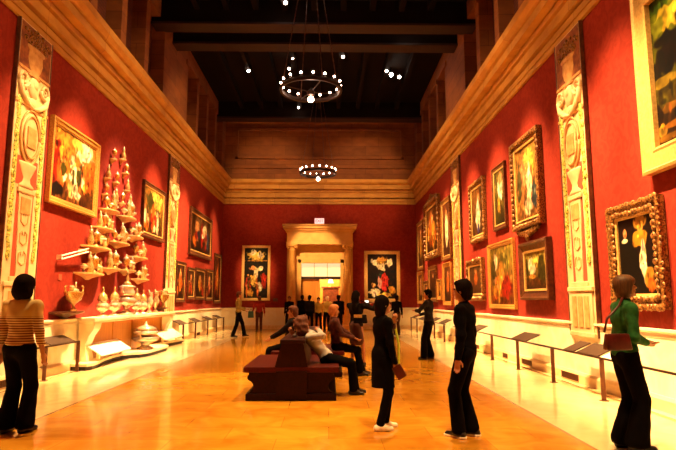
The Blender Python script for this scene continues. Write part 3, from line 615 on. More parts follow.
b = NB(); lathe(b, [(.2, 0), (.21, .03), (.12, .08), (.05, .14), (.07, .2), (.2, .26), (.24, .34), (.22, .42), (.1, .47)], 22); obj('base_bowl', b, M['silver2'], t, True)
b = NB(); lathe(b, [(.1, .47), (.19, .5), (.2, .58), (.16, .66), (.2, .7), (.2, .73), (.1, .76)], 22); obj('body', b, M['silver'], t, True)
b = NB(); lathe(b, [(.12, .76), (.09, .82), (.04, .86), (.06, .92), (.03, .98), (.02, 1.02), (.035, 1.05), (.008, 1.12)], 16); obj('lid', b, M['gilt'], t, True)
for sg in (-1, 1):
    b = NB(); tube(b, [(0, sg*.18, .7), (0, sg*.3, .74), (0, sg*.32, .62), (0, sg*.19, .52)], .018, 8); obj('handle', b, M['silver'], t, True)
def ewer(loc, s, label, rz=0):
    t = empty('silver_ewer', loc, rz, label, 'ewer')
    b = NB(); lathe(b, [(.09*s, 0), (.09*s, .03*s), (.03*s, .09*s), (.03*s, .14*s), (.1*s, .25*s), (.11*s, .35*s), (.05*s, .46*s), (.045*s, .52*s), (.08*s, .6*s)], 16); obj('body', b, M['silver2'], t, True)
    b = NB(); tube(b, [(0, .1*s, .3*s), (0, .2*s, .38*s), (0, .19*s, .55*s), (0, .07*s, .6*s)], .014*s, 6); obj('handle', b, M['silver'], t, True)
    b = NB(); tube(b, [(0, -.04*s, .56*s), (0, -.12*s, .66*s)], [.045*s, .02*s], 8); obj('spout', b, M['silver'], t, True)
ewer((SX, 16.2, 1.075), 1.0, 'silver ewer on the console right of the covered cups')
ewer((SX, 16.75, 1.075), 1.05, 'silver ewer at the right end of the console')
# tureen stack on platform
t = empty('silver_tureen', (-4.95, 15.2, .14), 0, 'wide tiered silver tureen on the platform between caption stands', 'tureen')
b = NB(); lathe(b, [(.2, 0), (.22, .04), (.1, .1), (.12, .16), (.33, .24), (.36, .3), (.3, .33)], 26); obj('lower_dish', b, M['silver2'], t, True)
b = NB(); lathe(b, [(.16, .33), (.3, .4), (.34, .46), (.28, .49)], 26); obj('middle_dish', b, M['silver'], t, True)
b = NB(); lathe(b, [(.24, .49), (.3, .54), (.2, .6), (.05, .64), (.04, .7), (.01, .74)], 22); obj('lid', b, M['silver2'], t, True)
for sg in (-1, 1):
    b = NB(); tube(b, [(0, sg*.32, .46), (0, sg*.42, .5), (0, sg*.42, .4), (0, sg*.33, .3)], .018, 8); obj('handle', b, M['gilt'], t, True)
# wall brackets and small cups
def bracket(y0, y1, z, desc, depth=.28, mat='ochre', label=None):
    w = (y1-y0)/2; yc = (y0+y1)/2
    t = empty('bracket_shelf', (XL, yc, z), 0, label or ('half-round wall bracket, '+desc), 'wall bracket', 'wall brackets of the silver display')
    n = 12; b = NB(); tiers = [(1.0, 0), (1.0, -.03), (.9, -.045), (.7, -.06), (.34, -.1), (.12, -.15)]
    rings = []
    for (s, dz) in tiers:
        rings.append([b.verts.new((.01+depth*s*math.sin(PI*k/n), -w*s*math.cos(PI*k/n), dz)) for k in range(n+1)])
    for r0, r1 in zip(rings, rings[1:]):
        for k in range(n): b.faces.new((r0[k], r0[k+1], r1[k+1], r1[k]))
        b.faces.new((r0[n], r0[0], r1[0], r1[n]))
    b.faces.new(rings[0][::-1]); b.faces.new(rings[-1]); bmesh.ops.recalc_face_normals(b, faces=b.faces)
    obj('shelf', b, M[mat], t)
    return t
cup_proto = None
def copy_tree(o, parent=None):
    c = o.copy(); C.objects.link(c); c.parent = parent
    for ch in list(o.children): copy_tree(ch, c)
    return c
def make_cup(kind):
    t = empty('gilt_cup', (0, 0, 0), 0, 'cup', 'cup')
    b = NB()
    if kind == 0: lathe(b, [(.07, 0), (.07, .015), (.02, .05), (.02, .1), (.07, .15), (.085, .24), (.09, .25)], 14)
    elif kind == 1: lathe(b, [(.06, 0), (.02, .03), (.02, .09), (.1, .13), (.11, .17), (.1, .175)], 14)
    else: lathe(b, [(.06, 0), (.065, .02), (.09, .1), (.06, .2), (.04, .27), (.055, .3)], 14)
    obj('bowl', b, M['gilt' if kind != 1 else 'silver'], t, True)
    if kind != 1:
        b = NB(); z = .25 if kind == 0 else .3; r_ = .088 if kind == 0 else .055
        lathe(b, [(r_, z), (r_*.7, z+.05), (.015, z+.08), (.025, z+.11), (.005, z+.14)], 12); obj('lid', b, M['silver2'], t, True)
    else:
        b = NB(); ball(b, (0, 0, .19), .07, 1, 1, .6, 10); obj('dome', b, M['gilt'], t, True)
    return t
protos = [make_cup(k) for k in range(3)]; used = [0, 0, 0]
ORD = ['first', 'second', 'third', 'fourth', 'fifth']
def put_cup(k, y, z, s, label, group, x=XL+.2):
    o = protos[k] if not used[k] else copy_tree(protos[k]); used[k] = 1
    o.location = (x, y, z); o.scale = (s, s, s); o['label'] = label; o['group'] = group
    o.rotation_euler = (0, 0, (y*7) % 6)
    return o
BK = [(12.93, 13.85, 3.62, 'highest in left column of the display', 5), (14.0, 15.1, 3.62, 'highest in right column of the display', 4), (12.55, 13.65, 3.14, 'second down in the left column', 4),
      (13.45, 14.75, 2.9, 'wide one at the centre of the display', 5), (14.6, 15.75, 3.18, 'second down in the right column', 4), (12.1, 13.5, 2.66, 'third down in the left column', 5),
      (15.0, 16.2, 2.64, 'third down in the right column', 4), (11.86, 13.2, 2.05, 'lowest on the left above console', 5), (13.22, 14.2, 2.22, 'low centre, left of the two above tallest centrepiece', 3),
      (14.3, 15.25, 2.24, 'low centre, right of the two above tallest centrepiece', 3), (15.3, 16.4, 2.04, 'lowest on the right above console', 4)]
rc = random.Random(4)
for bi, (y0, y1, z, d, nc) in enumerate(BK):
    bracket(y0, y1, z, d)
    for i in range(nc):
        f = (i+.5)/nc; y = y0+.14+(y1-y0-.28)*f; sc = rc.uniform(.8, 1.1)*(1.25 if (i == nc//2) else 1)
        xx = XL+.1+.07*math.sin(PI*f)
        put_cup((i+bi) % 3, y, z, min(sc, 1.2), 'gilt cup, %s from left, on bracket %s' % (ORD[i], d), 'gilt cups on the wall brackets', xx)
top = [(13.5, 4.95, 'leftmost of the topmost three'), (14.1, 5.1, 'highest of all the wall cups'), (14.35, 4.78, 'rightmost of the topmost three'), (13.2, 4.4, 'left of second tier from top'), (13.75, 4.4, 'middle of second tier from top'), (14.5, 4.35, 'right of second tier from top'), (13.15, 3.98, 'far left of third tier from top'), (13.75, 3.95, 'inner left of third tier from top'), (14.2, 3.95, 'inner right of third tier from top'), (14.75, 3.97, 'far right of third tier from top')]
for i, (y, z, d) in enumerate(top):
    bracket(y-.1, y+.1, z, '', .15, label='tiny wall bracket, '+d)
    put_cup((i % 2)*2, y, z, .76, 'gilt cup on tiny bracket, '+d, 'gilt cups on the wall brackets', XL+.09)
# end bowls on their own dark brackets
for y, lb, bl in ((11.55, 'ornate gilt boat-shaped bowl on bracket left of the console', 'dark wall bracket at left under boat-shaped bowl'), (17.75, 'ornate gilt boat-shaped bowl beside the far left pilaster panel', 'dark wall bracket at right under boat-shaped bowl')):
    w = .62 if y < 14 else .4
    bracket(y-w, y+w, 1.22, '', .34, 'wooddark', bl)
    t = empty('boat_bowl', (XL+.2, y, 1.22), 0, lb, 'bowl')
    b = NB(); lathe(b, [(.1, 0), (.11, .02), (.03, .08), (.05, .14), (.2, .24), (.26, .38), (.27, .4), (.2, .36)], 22, (0, 0, 0), .6, 1.25); obj('bowl', b, M['gilt'], t, True)
    b = NB(); tube(b, [(0, -.28, .34), (0, -.4, .42), (0, -.42, .5), (0, -.34, .52)], .018, 8); tube(b, [(0, .28, .34), (0, .4, .42), (0, .42, .5), (0, .34, .52)], .018, 8); obj('handle', b, M['gilt'], t, True)
    b = NB(); ball(b, (0, 0, .42), .12, .7, 1.2, .5, 12); tube(b, [(0, .05, .45), (0, .06, .6)], [.03, .012], 8); ball(b, (0, -.12, .48), .06, 1, 1, .9, 8); obj('figure_lid', b, M['silver2'], t, True)
t = empty('slanted_wall_bar', (XL, 11.1, 2.26), 0, 'pale slanted twin bar fixed to red wall left of the brackets', 'wall bar')
b = NB()
b.free()
for dz in (0, .07): b = NB(); tube(b, [(.1, 0, dz), (.18, 1.05, dz+.24)], .016, 8); obj('bar', b, M['paper'], t)
b = NB(); box(b, 0, .16, .95, 1.0, .22, .3); obj('mount', b, M['shelf'], t)
b = NB(); box(b, 0, .1, .02, .06, -.01, .09); obj('mount', b, M['shelf'], t)
for i, (y, z, lb) in enumerate(((11.3, 1.85, 'small wall caption card under the slanted pale bar'), (28.0, 0, ''))):
    if lb:
        b = NB(); box(b, 0, .012, -.07, .07, 0, .12); o = obj('caption_sign', b, M['rose'], None, loc=(XL, y, z)); tag(o, lb, 'caption card')
b = NB(); box(b, -.12, .12, -.012, 0, 0, .16); o = obj('caption_sign', b, M['wooddark'], None, loc=(-2.72, YE, 1.38)); tag(o, 'small dark caption card right of the tall far left altarpiece', 'caption card')

# ------------------------------------------------------------------ chandeliers and ceiling spots
def chandelier(x, y, z, label):
    t = empty('ring_chandelier', (x, y, z), 0, label, 'chandelier', 'ring chandeliers')
    R = .84
    b = NB(); n = 48; pr = [(R-.03, -.05), (R+.03, -.06), (R+.045, 0), (R+.03, .05), (R-.03, .05), (R-.02, 0)]
    rings = [[b.verts.new((r*math.cos(2*PI*k/n), r*math.sin(2*PI*k/n), zz)) for r, zz in pr] for k in range(n)]
    for k in range(n):
        for i in range(6): b.faces.new((rings[k][i], rings[k][(i+1) % 6], rings[(k+1) % n][(i+1) % 6], rings[(k+1) % n][i]))
    bmesh.ops.recalc_face_normals(b, faces=b.faces)
    for k in range(4):
        a = k*PI/2+.4; tube(b, [(R*math.cos(a), R*math.sin(a), 0), (.1*math.cos(a), .1*math.sin(a), -.06)], .014, 6)
    lathe(b, [(.02, -.2), (.1, -.16), (.12, -.06), (.05, 0), (.02, .05)], 12)
    obj('ring', b, M['iron'], t)
    b = NB()
    for k in range(16):
        a = 2*PI*k/16+.1; lathe(b, [(.03, .03), (.05, .06), (.02, .08), (.018, .14)], 8, ((R)*math.cos(a), (R)*math.sin(a), 0))
    obj('candle_cups', b, M['iron'], t)
    for k in range(16):
        a = 2*PI*k/16+.1; b = NB(); ball(b, ((R)*math.cos(a), (R)*math.sin(a), .165), .031, 1, 1, 1.15, 10); obj('bulb', b, M['bulb'], t, True)
    b = NB(); ball(b, (0, 0, -.28), .085, seg=14); obj('globe', b, M['bulb'], t, True)
    for k in range(4):
        a = k*PI/2+.4; b = NB(); m_ = 40
        p0 = Vector((R*math.cos(a), R*math.sin(a), .05)); p1 = Vector((.2*math.cos(a), .2*math.sin(a), ZC-z))
        pts = [p0.lerp(p1, i/m_) for i in range(m_+1)]
        tube(b, pts, [.009 if i % 2 else .016 for i in range(m_+1)], 5); obj('chain', b, M['post'], t)
chandelier(-.52, 14.8, 7.3, 'nearer and larger iron ring chandelier hanging from dark ceiling')
chandelier(-.53, 25.5, 7.4, 'farther iron ring chandelier hanging before the far stone wall')
LIT = [(-3.32, 21.66, 1.0), (-1.65, 21.43, .8), (-1.43, 20.49, .6), (-1.4, 16.4, 1.0), (2.75, 17.94, 1.0), (2.58, 21.97, 1.4), (2.95, 22.2, 1.0), (2.35, 21.6, .9), (.52, 20.28, .9), (-1.51, 26.0, .8)]
SL = ['leftmost of the lit ceiling spotlights', 'just above left of nearer chandelier', 'small one above left spotlight over chandelier', 'topmost, at top edge of photo', 'on the ceiling beam at upper right', 'brightest of the right cluster', 'right one in the cluster right of chandelier', 'left one in the cluster right of chandelier', 'just above right of nearer chandelier', 'seen through the nearer chandelier ring']
def cspot(x, y, s, lb, lit=True):
    t = empty('ceiling_spotlight', (x, y, 10.8), 0, 'black ceiling spotlight, '+lb, 'spotlight', 'lit ceiling spotlights')
    b = NB(); tube(b, [(0, 0, ZC-10.8), (0, 0, .12)], .015, 6); tube(b, [(0, .1, .16), (0, -.06, -.01)], [.07, .085], 10); obj('housing', b, M['iron'], t)
    b = NB(); ball(b, (0, -.075, -.02), .062*s, 1, 1, 1, 10); obj('lens', b, M['spotlens'], t, True)
for (x, y, s), lb in zip(LIT, SL): cspot(x, y, s, lb)

# ------------------------------------------------------------------ bench
def bench(y0, y1, label, xc=-.57):
    t = empty('gallery_bench', (xc, y0, 0), 0, label, 'bench')
    L = y1-y0
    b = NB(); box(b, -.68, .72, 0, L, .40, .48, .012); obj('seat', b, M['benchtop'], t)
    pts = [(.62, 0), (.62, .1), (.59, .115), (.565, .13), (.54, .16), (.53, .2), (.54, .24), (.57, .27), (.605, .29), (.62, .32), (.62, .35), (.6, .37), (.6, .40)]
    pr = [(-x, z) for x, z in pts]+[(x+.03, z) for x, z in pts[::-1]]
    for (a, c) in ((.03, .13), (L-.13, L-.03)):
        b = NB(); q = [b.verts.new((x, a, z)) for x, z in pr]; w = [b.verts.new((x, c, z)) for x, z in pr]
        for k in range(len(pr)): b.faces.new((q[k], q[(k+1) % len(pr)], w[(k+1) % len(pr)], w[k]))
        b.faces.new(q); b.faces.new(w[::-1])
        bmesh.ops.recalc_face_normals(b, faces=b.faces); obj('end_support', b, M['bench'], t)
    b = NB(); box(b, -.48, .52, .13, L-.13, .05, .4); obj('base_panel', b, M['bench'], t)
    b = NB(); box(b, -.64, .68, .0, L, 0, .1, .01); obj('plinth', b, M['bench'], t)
    b = NB(); q = [(-.28, 0), (.30, 0), (.24, .4), (-.22, .4)]
    lo = [b.verts.new((x, 0.0, .48)) for x in (-.15, .28)]; 
    a = [b.verts.new(p) for p in ((-.22, .0, .48), (.26, .0, .48), (.19, .0, .84), (-.12, .0, .84))]; c = [b.verts.new((v.co.x, L, v.co.z)) for v in a]
    for v in lo: b.verts.remove(v)
    for k in range(4): b.faces.new((a[k], a[(k+1) % 4], c[(k+1) % 4], c[k]))
    b.faces.new(a[::-1]); b.faces.new(c); box(b, -.15, .22, -.015, L+.015, .82, .87, .01); box(b, -.2, .25, -.02, .03, .05, .42)
    bmesh.ops.recalc_face_normals(b, faces=b.faces); obj('backrest', b, M['bench'], t)
bench(8.25, 10.1, 'dark mahogany double-sided bench in centre of floor, nearest')
bench(10.7, 12.5, 'dark bench mostly hidden behind the nearest bench', -.42)

# ------------------------------------------------------------------ people (implicit surface bodies)
class Field:
    def __init__(s, lo, hi, h):
        s.h = h; s.lo = np.array(lo, 'f'); n = np.ceil((np.array(hi)-s.lo)/h).astype(int)+1; s.n = n
        s.F = np.full(tuple(n), .3, 'f')
        s.ax = [s.lo[i]+h*np.arange(n[i], dtype='f') for i in range(3)]
    def region(s, lo, hi):
        i0 = np.clip(np.floor((lo-s.lo)/s.h).astype(int), 0, s.n-1); i1 = np.clip(np.ceil((hi-s.lo)/s.h).astype(int)+1, 1, s.n)
        sl = tuple(slice(a, b_) for a, b_ in zip(i0, i1))
        g = np.meshgrid(*[s.ax[i][sl[i]] for i in range(3)], indexing='ij')
        return sl, g
    def blend(s, sl, d, k):
        f = s.F[sl]
        if k > 0:
            hh = np.maximum(k-np.abs(f-d), 0)/k; s.F[sl] = np.minimum(f, d)-hh*hh*k*.25
        else: s.F[sl] = np.minimum(f, d)
    def cone(s, a, b_, ra, rb, k=.03):
        a = np.array(a, 'f'); b_ = np.array(b_, 'f'); m = max(ra, rb)+k+s.h*2
        sl, g = s.region(np.minimum(a, b_)-m, np.maximum(a, b_)+m)
        if 0 in s.F[sl].shape: return
        ab = b_-a; L2 = max(float(ab@ab), 1e-8)
        t = np.clip(((g[0]-a[0])*ab[0]+(g[1]-a[1])*ab[1]+(g[2]-a[2])*ab[2])/L2, 0, 1)
        d = np.sqrt((g[0]-a[0]-t*ab[0])**2+(g[1]-a[1]-t*ab[1])**2+(g[2]-a[2]-t*ab[2])**2)-(ra+(rb-ra)*t)
        s.blend(sl, d, k)
    def ell(s, c, r, R=None, k=.03, sub=False):
        c = np.array(c, 'f'); r = np.array(r, 'f'); m = max(r)+k+s.h*2
        sl, g = s.region(c-m, c+m)
        if 0 in s.F[sl].shape: return
        p = [g[i]-c[i] for i in range(3)]
        if R is not None: p = [R[0][j]*p[0]+R[1][j]*p[1]+R[2][j]*p[2] for j in range(3)]
        k0 = np.sqrt(sum((p[i]/r[i])**2 for i in range(3))); k1 = np.sqrt(sum((p[i]/r[i]**2)**2 for i in range(3)))+1e-6
        d = k0*(k0-1)/k1
        if sub: s.F[sl] = np.maximum(s.F[sl], -d)
        else: s.blend(sl, d, k)
    def plane(s, nrm, off):   # keep side n.p > off
        g = np.meshgrid(*s.ax, indexing='ij', sparse=True)
        d = off-(g[0]*nrm[0]+g[1]*nrm[1]+g[2]*nrm[2]); s.F = np.maximum(s.F, d)
    def wrinkle(s, amp, fr, ph=0):
        g = np.meshgrid(*s.ax, indexing='ij', sparse=True)
        s.F += amp*np.sin(g[2]*fr+3*np.sin(g[0]*11+ph)+2*g[1]*9)*np.sin(g[0]*23+g[1]*19+ph)
    def mesh(s, name, mat, parent):
        F = s.F; F[0] = F[-1] = .1; F[:, 0] = F[:, -1] = .1; F[:, :, 0] = F[:, :, -1] = .1
        I = F < 0; cnt = np.zeros(tuple(s.n-1), np.int8)
        offs = [(i, j, k) for i in (0, 1) for j in (0, 1) for k in (0, 1)]
        nx, ny, nz = s.n
        for o_ in offs: cnt += I[o_[0]:nx-1+o_[0], o_[1]:ny-1+o_[1], o_[2]:nz-1+o_[2]]
        act = (cnt > 0) & (cnt < 8); idx = np.argwhere(act)
        if len(idx) == 0: return None
        pos = np.zeros((len(idx), 3)); num = np.zeros(len(idx))
        for o_ in offs:
            for ax in range(3):
                if o_[ax]: continue
                q = list(o_); q[ax] = 1
                fa = F[tuple((idx+o_).T)]; fb = F[tuple((idx+q).T)]; m = (fa < 0) != (fb < 0)
                t = np.where(m, fa/np.where(m, fa-fb, 1), 0)
                p = np.array(o_, float)[None].repeat(len(idx), 0); p[:, ax] += t
                pos += p*m[:, None]; num += m
        V = s.lo+s.h*(idx+pos/num[:, None])
        vid = np.full(tuple(s.n-1), -1, np.int64); vid[act] = np.arange(len(idx))
        faces = []
        for ax in range(3):
            u, v = (ax+1) % 3, (ax+2) % 3
            sa = [slice(1, -1)]*3; sb = [slice(1, -1)]*3; sa[ax] = slice(0, -1); sb[ax] = slice(1, None)
            A = I[tuple(sa)]; B = I[tuple(sb)]; ch = A != B
            e = np.argwhere(ch); 
            if len(e) == 0: continue
            base = e.copy(); base[:, u] += 1; base[:, v] += 1
            def cell(du, dv):
                c = base.copy(); c[:, u] += du; c[:, v] += dv; return vid[tuple(c.T)]
            q = np.stack([cell(-1, -1), cell(0, -1), cell(0, 0), cell(-1, 0)], 1)
            inside = A[tuple(e.T)]; q[~inside] = q[~inside][:, ::-1]
            faces.append(q)
        Fc = np.concatenate(faces); Fc = Fc[(Fc >= 0).all(1)]
        me = bpy.data.meshes.new(name); me.vertices.add(len(V)); me.vertices.foreach_set('co', V.astype('f').ravel())
        me.loops.add(len(Fc)*4); me.loops.foreach_set('vertex_index', Fc.astype('i').ravel())
        me.polygons.add(len(Fc)); me.polygons.foreach_set('loop_start', np.arange(0, len(Fc)*4, 4, dtype='i'))
        me.polygons.foreach_set('use_smooth', np.ones(len(Fc), bool)); me.update(calc_edges=True); me.validate()
        me.materials.append(mat); o = bpy.data.objects.new(name, me); C.objects.link(o)
        if parent: o.parent = parent
        return o
def V3(*a): return np.array(a, float)
def nrm(v): v = np.array(v, float); return v/(np.linalg.norm(v)+1e-9)
def ik(a, t, l1, l2, pole):
    a = np.array(a, float); t = np.array(t, float); d = t-a; L = np.linalg.norm(d); mx = (l1+l2)*.995
    if L > mx: t = a+d/L*mx; d = t-a; L = mx
    u = d/L; x = (l1*l1-l2*l2+L*L)/(2*L); hh = math.sqrt(max(l1*l1-x*x, 0)); p = np.array(pole, float); p = nrm(p-u*(p@u))
    return a+u*x+p*hh, t
def rotz(a): c, s = math.cos(a), math.sin(a); return np.array([[c, -s, 0], [s, c, 0], [0, 0, 1.]])
def rotx(a): c, s = math.cos(a), math.sin(a); return np.array([[1, 0, 0], [0, c, -s], [0, s, c]])
def roty(a): c, s = math.cos(a), math.sin(a); return np.array([[c, 0, s], [0, 1, 0], [-s, 0, c]])

def person(label, loc, face, H=1.7, res=.012, pelvis=None, lean=(0, 0), tw=0, head=(0, 0, 0), hands=None, poles=None, feet=None, kpole=None, toes=None,
           hair='short', hairm='haird', skin='skin', top='black', topm=None, hem=.88, bottom='trousers', botm='black', flare=.065, shoe='shoe', sole=None, sleeve=1., slim=1., gap=None, eyes=False, hips=1., collar=False):
    """local frame: facing +Y, right hand +X; rotated by face (radians about Z)"""
    k_ = H/1.75
    t = empty('person', loc, face, label, 'person')
    pel = V3(0, 0, .95) if pelvis is None else np.array(pelvis, float)/k_
    Rt = rotz(tw)@roty(lean[1])@rotx(-lean[0])      # lean[0] forward, lean[1] to the right
    up = Rt@V3(0, 0, 1); rt = Rt@V3(1, 0, 0); fw = Rt@V3(0, 1, 0)
    Rp = rotz(0)
    hipL, hipR = pel+V3(-.09, 0, -.03), pel+V3(.09, 0, -.03)
    waist = pel+up*.16; chest = pel+up*.36; nb = pel+up*.52; sh = pel+up*.465
    shL, shR = sh-rt*.175*slim, sh+rt*.175*slim
    hc = nb+up*.165+fw*.02
    Rh = Rt@rotz(head[0])@rotx(head[1])@roty(head[2])     # yaw (+ = left), pitch (+ = up), roll
    feet = feet or ((-.1, 0, 0), (.1, .02, 0)); toes = toes or (-.12, .12)
    hands = hands or ((-.215, .07, .80), (.215, .05, .80)); poles = poles or ((-.12, -1, 0), (.12, -1, 0)); kpole = kpole or ((0, 1, 0), (0, 1, 0))
    L = {}
    for i, (hp, s_) in enumerate(((hipL, shL), (hipR, shR))):
        ft = np.array(feet[i], float)/k_; ank = ft+V3(0, 0, .085)
        kn, ank = ik(hp, ank, .43, .425, kpole[i]); td = V3(math.sin(toes[i]), math.cos(toes[i]), 0)
        el, wr = ik(s_, np.array(hands[i], float)/k_, .285, .255, poles[i])
        L[i] = (hp, kn, ank, td, s_, el, wr)
    allp = np.array([hc+V3(0, 0, .2), pel]+[q for i in (0, 1) for q in (L[i][1], L[i][2]-V3(0, 0, .1), L[i][2]+L[i][3]*.22, L[i][5], L[i][6], L[i][6]+nrm(L[i][6]-L[i][5])*.2)])
    lo = allp.min(0)-.16; hi = allp.max(0)+.16; lo[2] = max(lo[2], -.03); hi[0] = max(hi[0], sh[0]+.3); lo[0] = min(lo[0], sh[0]-.3); lo[1] = min(lo[1], pel[1]-.2); hi[1] = max(hi[1], pel[1]+.2)
    r_ = res/k_
    fr = .0088 if res < .01 else .0115
    # ---- body
    B = Field(lo, hi, r_)
    B.ell(pel, (.155*slim*hips, .105, .12), Rp); B.ell(waist, (.125*slim, .088, .12), Rt); B.ell(chest, (.155*slim, .105, .18), Rt); B.cone(shL, shR, .05, .05, .05)
    B.cone(nb-up*.04, hc-up*.07, .056, .05, .03)
    hd = lambda x, y, z: hc+Rh@V3(x, y, z)
    B.ell(hd(0, -.012, .025), (.074, .09, .092), Rh, .02); B.ell(hd(0, .028, -.035), (.056, .062, .078), Rh, .03)
    B.cone(hd(0, .088, .012), hd(0, .106, -.022), .009, .013, .012); B.cone(hd(-.02, .084, -.052), hd(.02, .084, -.052), .009, .009, .008); B.ell(hd(0, .078, -.09), (.02, .016, .016), Rh, .015)
    for sg in (-1, 1):
        B.ell(hd(sg*.078, -.008, -.005), (.009, .02, .032), Rh, .006); B.ell(hd(sg*.032, .092, .02), (.014, .008, .009), Rh, 0, sub=True) if res < .01 else None
    fingers_dir = []
    for i in (0, 1):
        hp, kn, ank, td, s_, el, wr = L[i]
        B.cone(hp, kn, .078, .048, .03); B.cone(kn, ank, .047, .033, .01); B.cone(kn*.8+ank*.2-td*.012, kn*.55+ank*.45-td*.012, .045, .04, .015)
        B.cone(ank-V3(0, 0, .04)-td*.03, ank-V3(0, 0, .055)+td*.13, .035, .026, .03)
        B.cone(s_, el, .048, .037, .03); B.cone(el, wr, .038, .024, .02)
        d = nrm(wr-el); side = nrm(np.cross(d, V3(0, 0, 1)) if abs(d[2]) < .8 else np.cross(d, -rt if i == 0 else rt))
        palmn = nrm(np.cross(d, side))
        pc = wr+d*.05; Rm = np.stack([side, d, palmn], 1)
        B.ell(pc, (.038, .052, .016), Rm, .012)
        for q in range(4):
            o_ = (q-1.5)*.018; ln = (.062, .075, .07, .055)[q]
            p0 = pc+d*.035+side*o_; p1 = p0+d*ln*.55+palmn*.008*(1); p2 = p1+d*ln*.42-palmn*.022
            B.cone(p0, p1, fr, fr, .004); B.cone(p1, p2, fr, fr*.85, .004)
        sg = -1 if i == 0 else 1
        p0 = wr+d*.025-side*.025; p1 = p0+nrm(d*.7-side*.7)*.04; B.cone(p0, p1, fr*1.2, fr*1.1, .008); B.cone(p1, p1+nrm(d-side*.2)*.03, fr*1.1, fr*.9, .004)
    body = B.mesh('body', M[skin], t)
    parts = [body]
    # ---- top garment
    T = Field(lo, hi, r_)
    T.ell(pel+up*.02, (.168*slim*hips, .122, .14), Rt); T.ell(waist, (.14*slim, .105, .15), Rt); T.ell(chest, (.172*slim, .125, .19), Rt); T.cone(shL-up*.005, shR-up*.005, .062, .062, .06)
    T.cone(nb-up*.05, nb+up*(.03 if collar else .0), .068, .064, .03)
    if hem < .8: T.cone(pel+V3(0, 0, .02), V3(pel[0], pel[1], hem), .145*slim, .148*slim, .05)
    for i in (0, 1):
        hp, kn, ank, td, s_, el, wr = L[i]
        T.cone(s_, el, .062, .052, .03)
        if sleeve > .5: T.cone(el, el+(wr-el)*min(sleeve, .95), .052, .04, .025)
    T.wrinkle(.004, 40, 1.)
    if pelvis is None: T.plane((0, 0, 1), hem)
    parts.append(T.mesh('top' if topm is None else topm, M[top], t))
    # ---- bottom garment
    Q = Field(lo, hi, r_)
    Q.ell(pel+V3(0, 0, -.01), (.162*slim*hips, .115, .13), Rp)
    if bottom == 'skirt':
        Q.cone(pel, V3(pel[0], pel[1]+.02, .62), .15*hips, .17*hips, .03)
        Q.plane((0, 0, 1), .5)
    else:
        for i in (0, 1):
            hp, kn, ank, td, s_, el, wr = L[i]
            Q.cone(hp, kn, .100, .068+max(0, flare-.06)*.2, .04); 
            a2 = ank+(kn-ank)*.02
            Q.cone(kn, a2, .068+max(0, flare-.06)*.2, flare, .02)
        Q.wrinkle(.0022, 34, 2.)
        Q.plane((0, 0, 1), .045)
    parts.append(Q.mesh('skirt' if bottom == 'skirt' else 'trousers', M[botm], t))
    # ---- shoes
    for i in (0, 1):
        hp, kn, ank, td, s_, el, wr = L[i]
        fl = ank-V3(0, 0, .085); a_ = fl-td*.06-V3(0, 0, 0)
        l2 = np.minimum(a_, fl+td*.2)-.07; h2 = np.maximum(a_, fl+td*.2)+.1
        G = Field(l2, h2, min(r_, .009))
        G.cone(fl-td*.045+V3(0, 0, .04), fl+td*.15+V3(0, 0, .022), .046, .036, .01); G.cone(fl+V3(0, 0, .06), fl+td*.06+V3(0, 0, .05), .05, .04, .02)
        G.plane((0, 0, 1), fl[2]+(.014 if sole else .0))
        so = G.mesh('shoe', M[shoe], t); parts.append(so)
        if sole:
            G = Field(l2, h2, min(r_, .008)); G.cone(fl-td*.045+V3(0, 0, .012), fl+td*.152+V3(0, 0, .012), .05, .043, .01)
            G.plane((0, 0, 1), fl[2]); G.plane((0, 0, -1), -(fl[2]+.026)); s2 = G.mesh('sole', M[sole], so)
    # ---- hair
    if hair != 'none':
        ext = .45 if hair == 'long' else .2
        Hf = Field(hc-V3(.2, .2, ext+.04), hc+V3(.2, .2, .2), min(r_, .012))
        Hf.ell(hd(0, -.022, .036), (.092, .105, .104), Rh, .01)
        if hair in ('short',): Hf.ell(hd(0, -.05, -.035), (.085, .066, .085), Rh, .02); Hf.ell(hd(0, .02, .085), (.08, .07, .04), Rh, .02)
        if hair == 'crop': Hf.ell(hd(0, -.04, -.04), (.094, .075, .1), Rh, .03); Hf.ell(hd(0, .01, .06), (.09, .1, .07), Rh, .02);
        if hair == 'bob': Hf.ell(hd(0, -.045, -.055), (.122, .09, .125), Rh, .03); Hf.ell(hd(0, -.02, .03), (.115, .115, .105), Rh, .03)
        if hair == 'long':
            Hf.ell(hd(0, -.055, -.04), (.098, .075, .13), Rh, .03)
            Hf.cone(hd(0, -.06, -.05), nb-fw*.07-up*.12, .085, .07, .03)
        if hair == 'big': Hf.ell(hd(0, -.04, .02), (.125, .13, .13), Rh, .02); Hf.ell(hd(0, -.06, -.08), (.13, .1, .13), Rh, .03); Hf.ell(hd(.05, .0, .05), (.09, .09, .09), Rh, .03)
        if hair == 'shoulder': Hf.ell(hd(0, -.05, -.05), (.1, .078, .15), Rh, .03)
        # face opening
        Hf.ell(hd(0, .105, -.055), (.085, .088 if hair != 'crop' else .1, .125 if hair != 'crop' else .115), Rh, 0, sub=True)
        Hf.wrinkle(.012 if hair == 'big' else .004, 55 if hair == 'big' else 24, 3)
        ho = Hf.mesh('hair', M[hairm], t); parts.append(ho)
    if eyes:
        for sg in (-1, 1):
            b = NB(); p = hd(sg*.031, .083, .018); ball(b, p, .0105, seg=8); parts.append(obj('eye', b, M['eye'], t, True))
    for p in parts:
        if p: p.scale = (k_,)*3
    for p in parts:
        if p and p.name.startswith('shoe'): pass
    t['_wr'] = [float(x)*k_ for x in np.concatenate([L[0][6], L[1][6], shL, shR])]
    return t
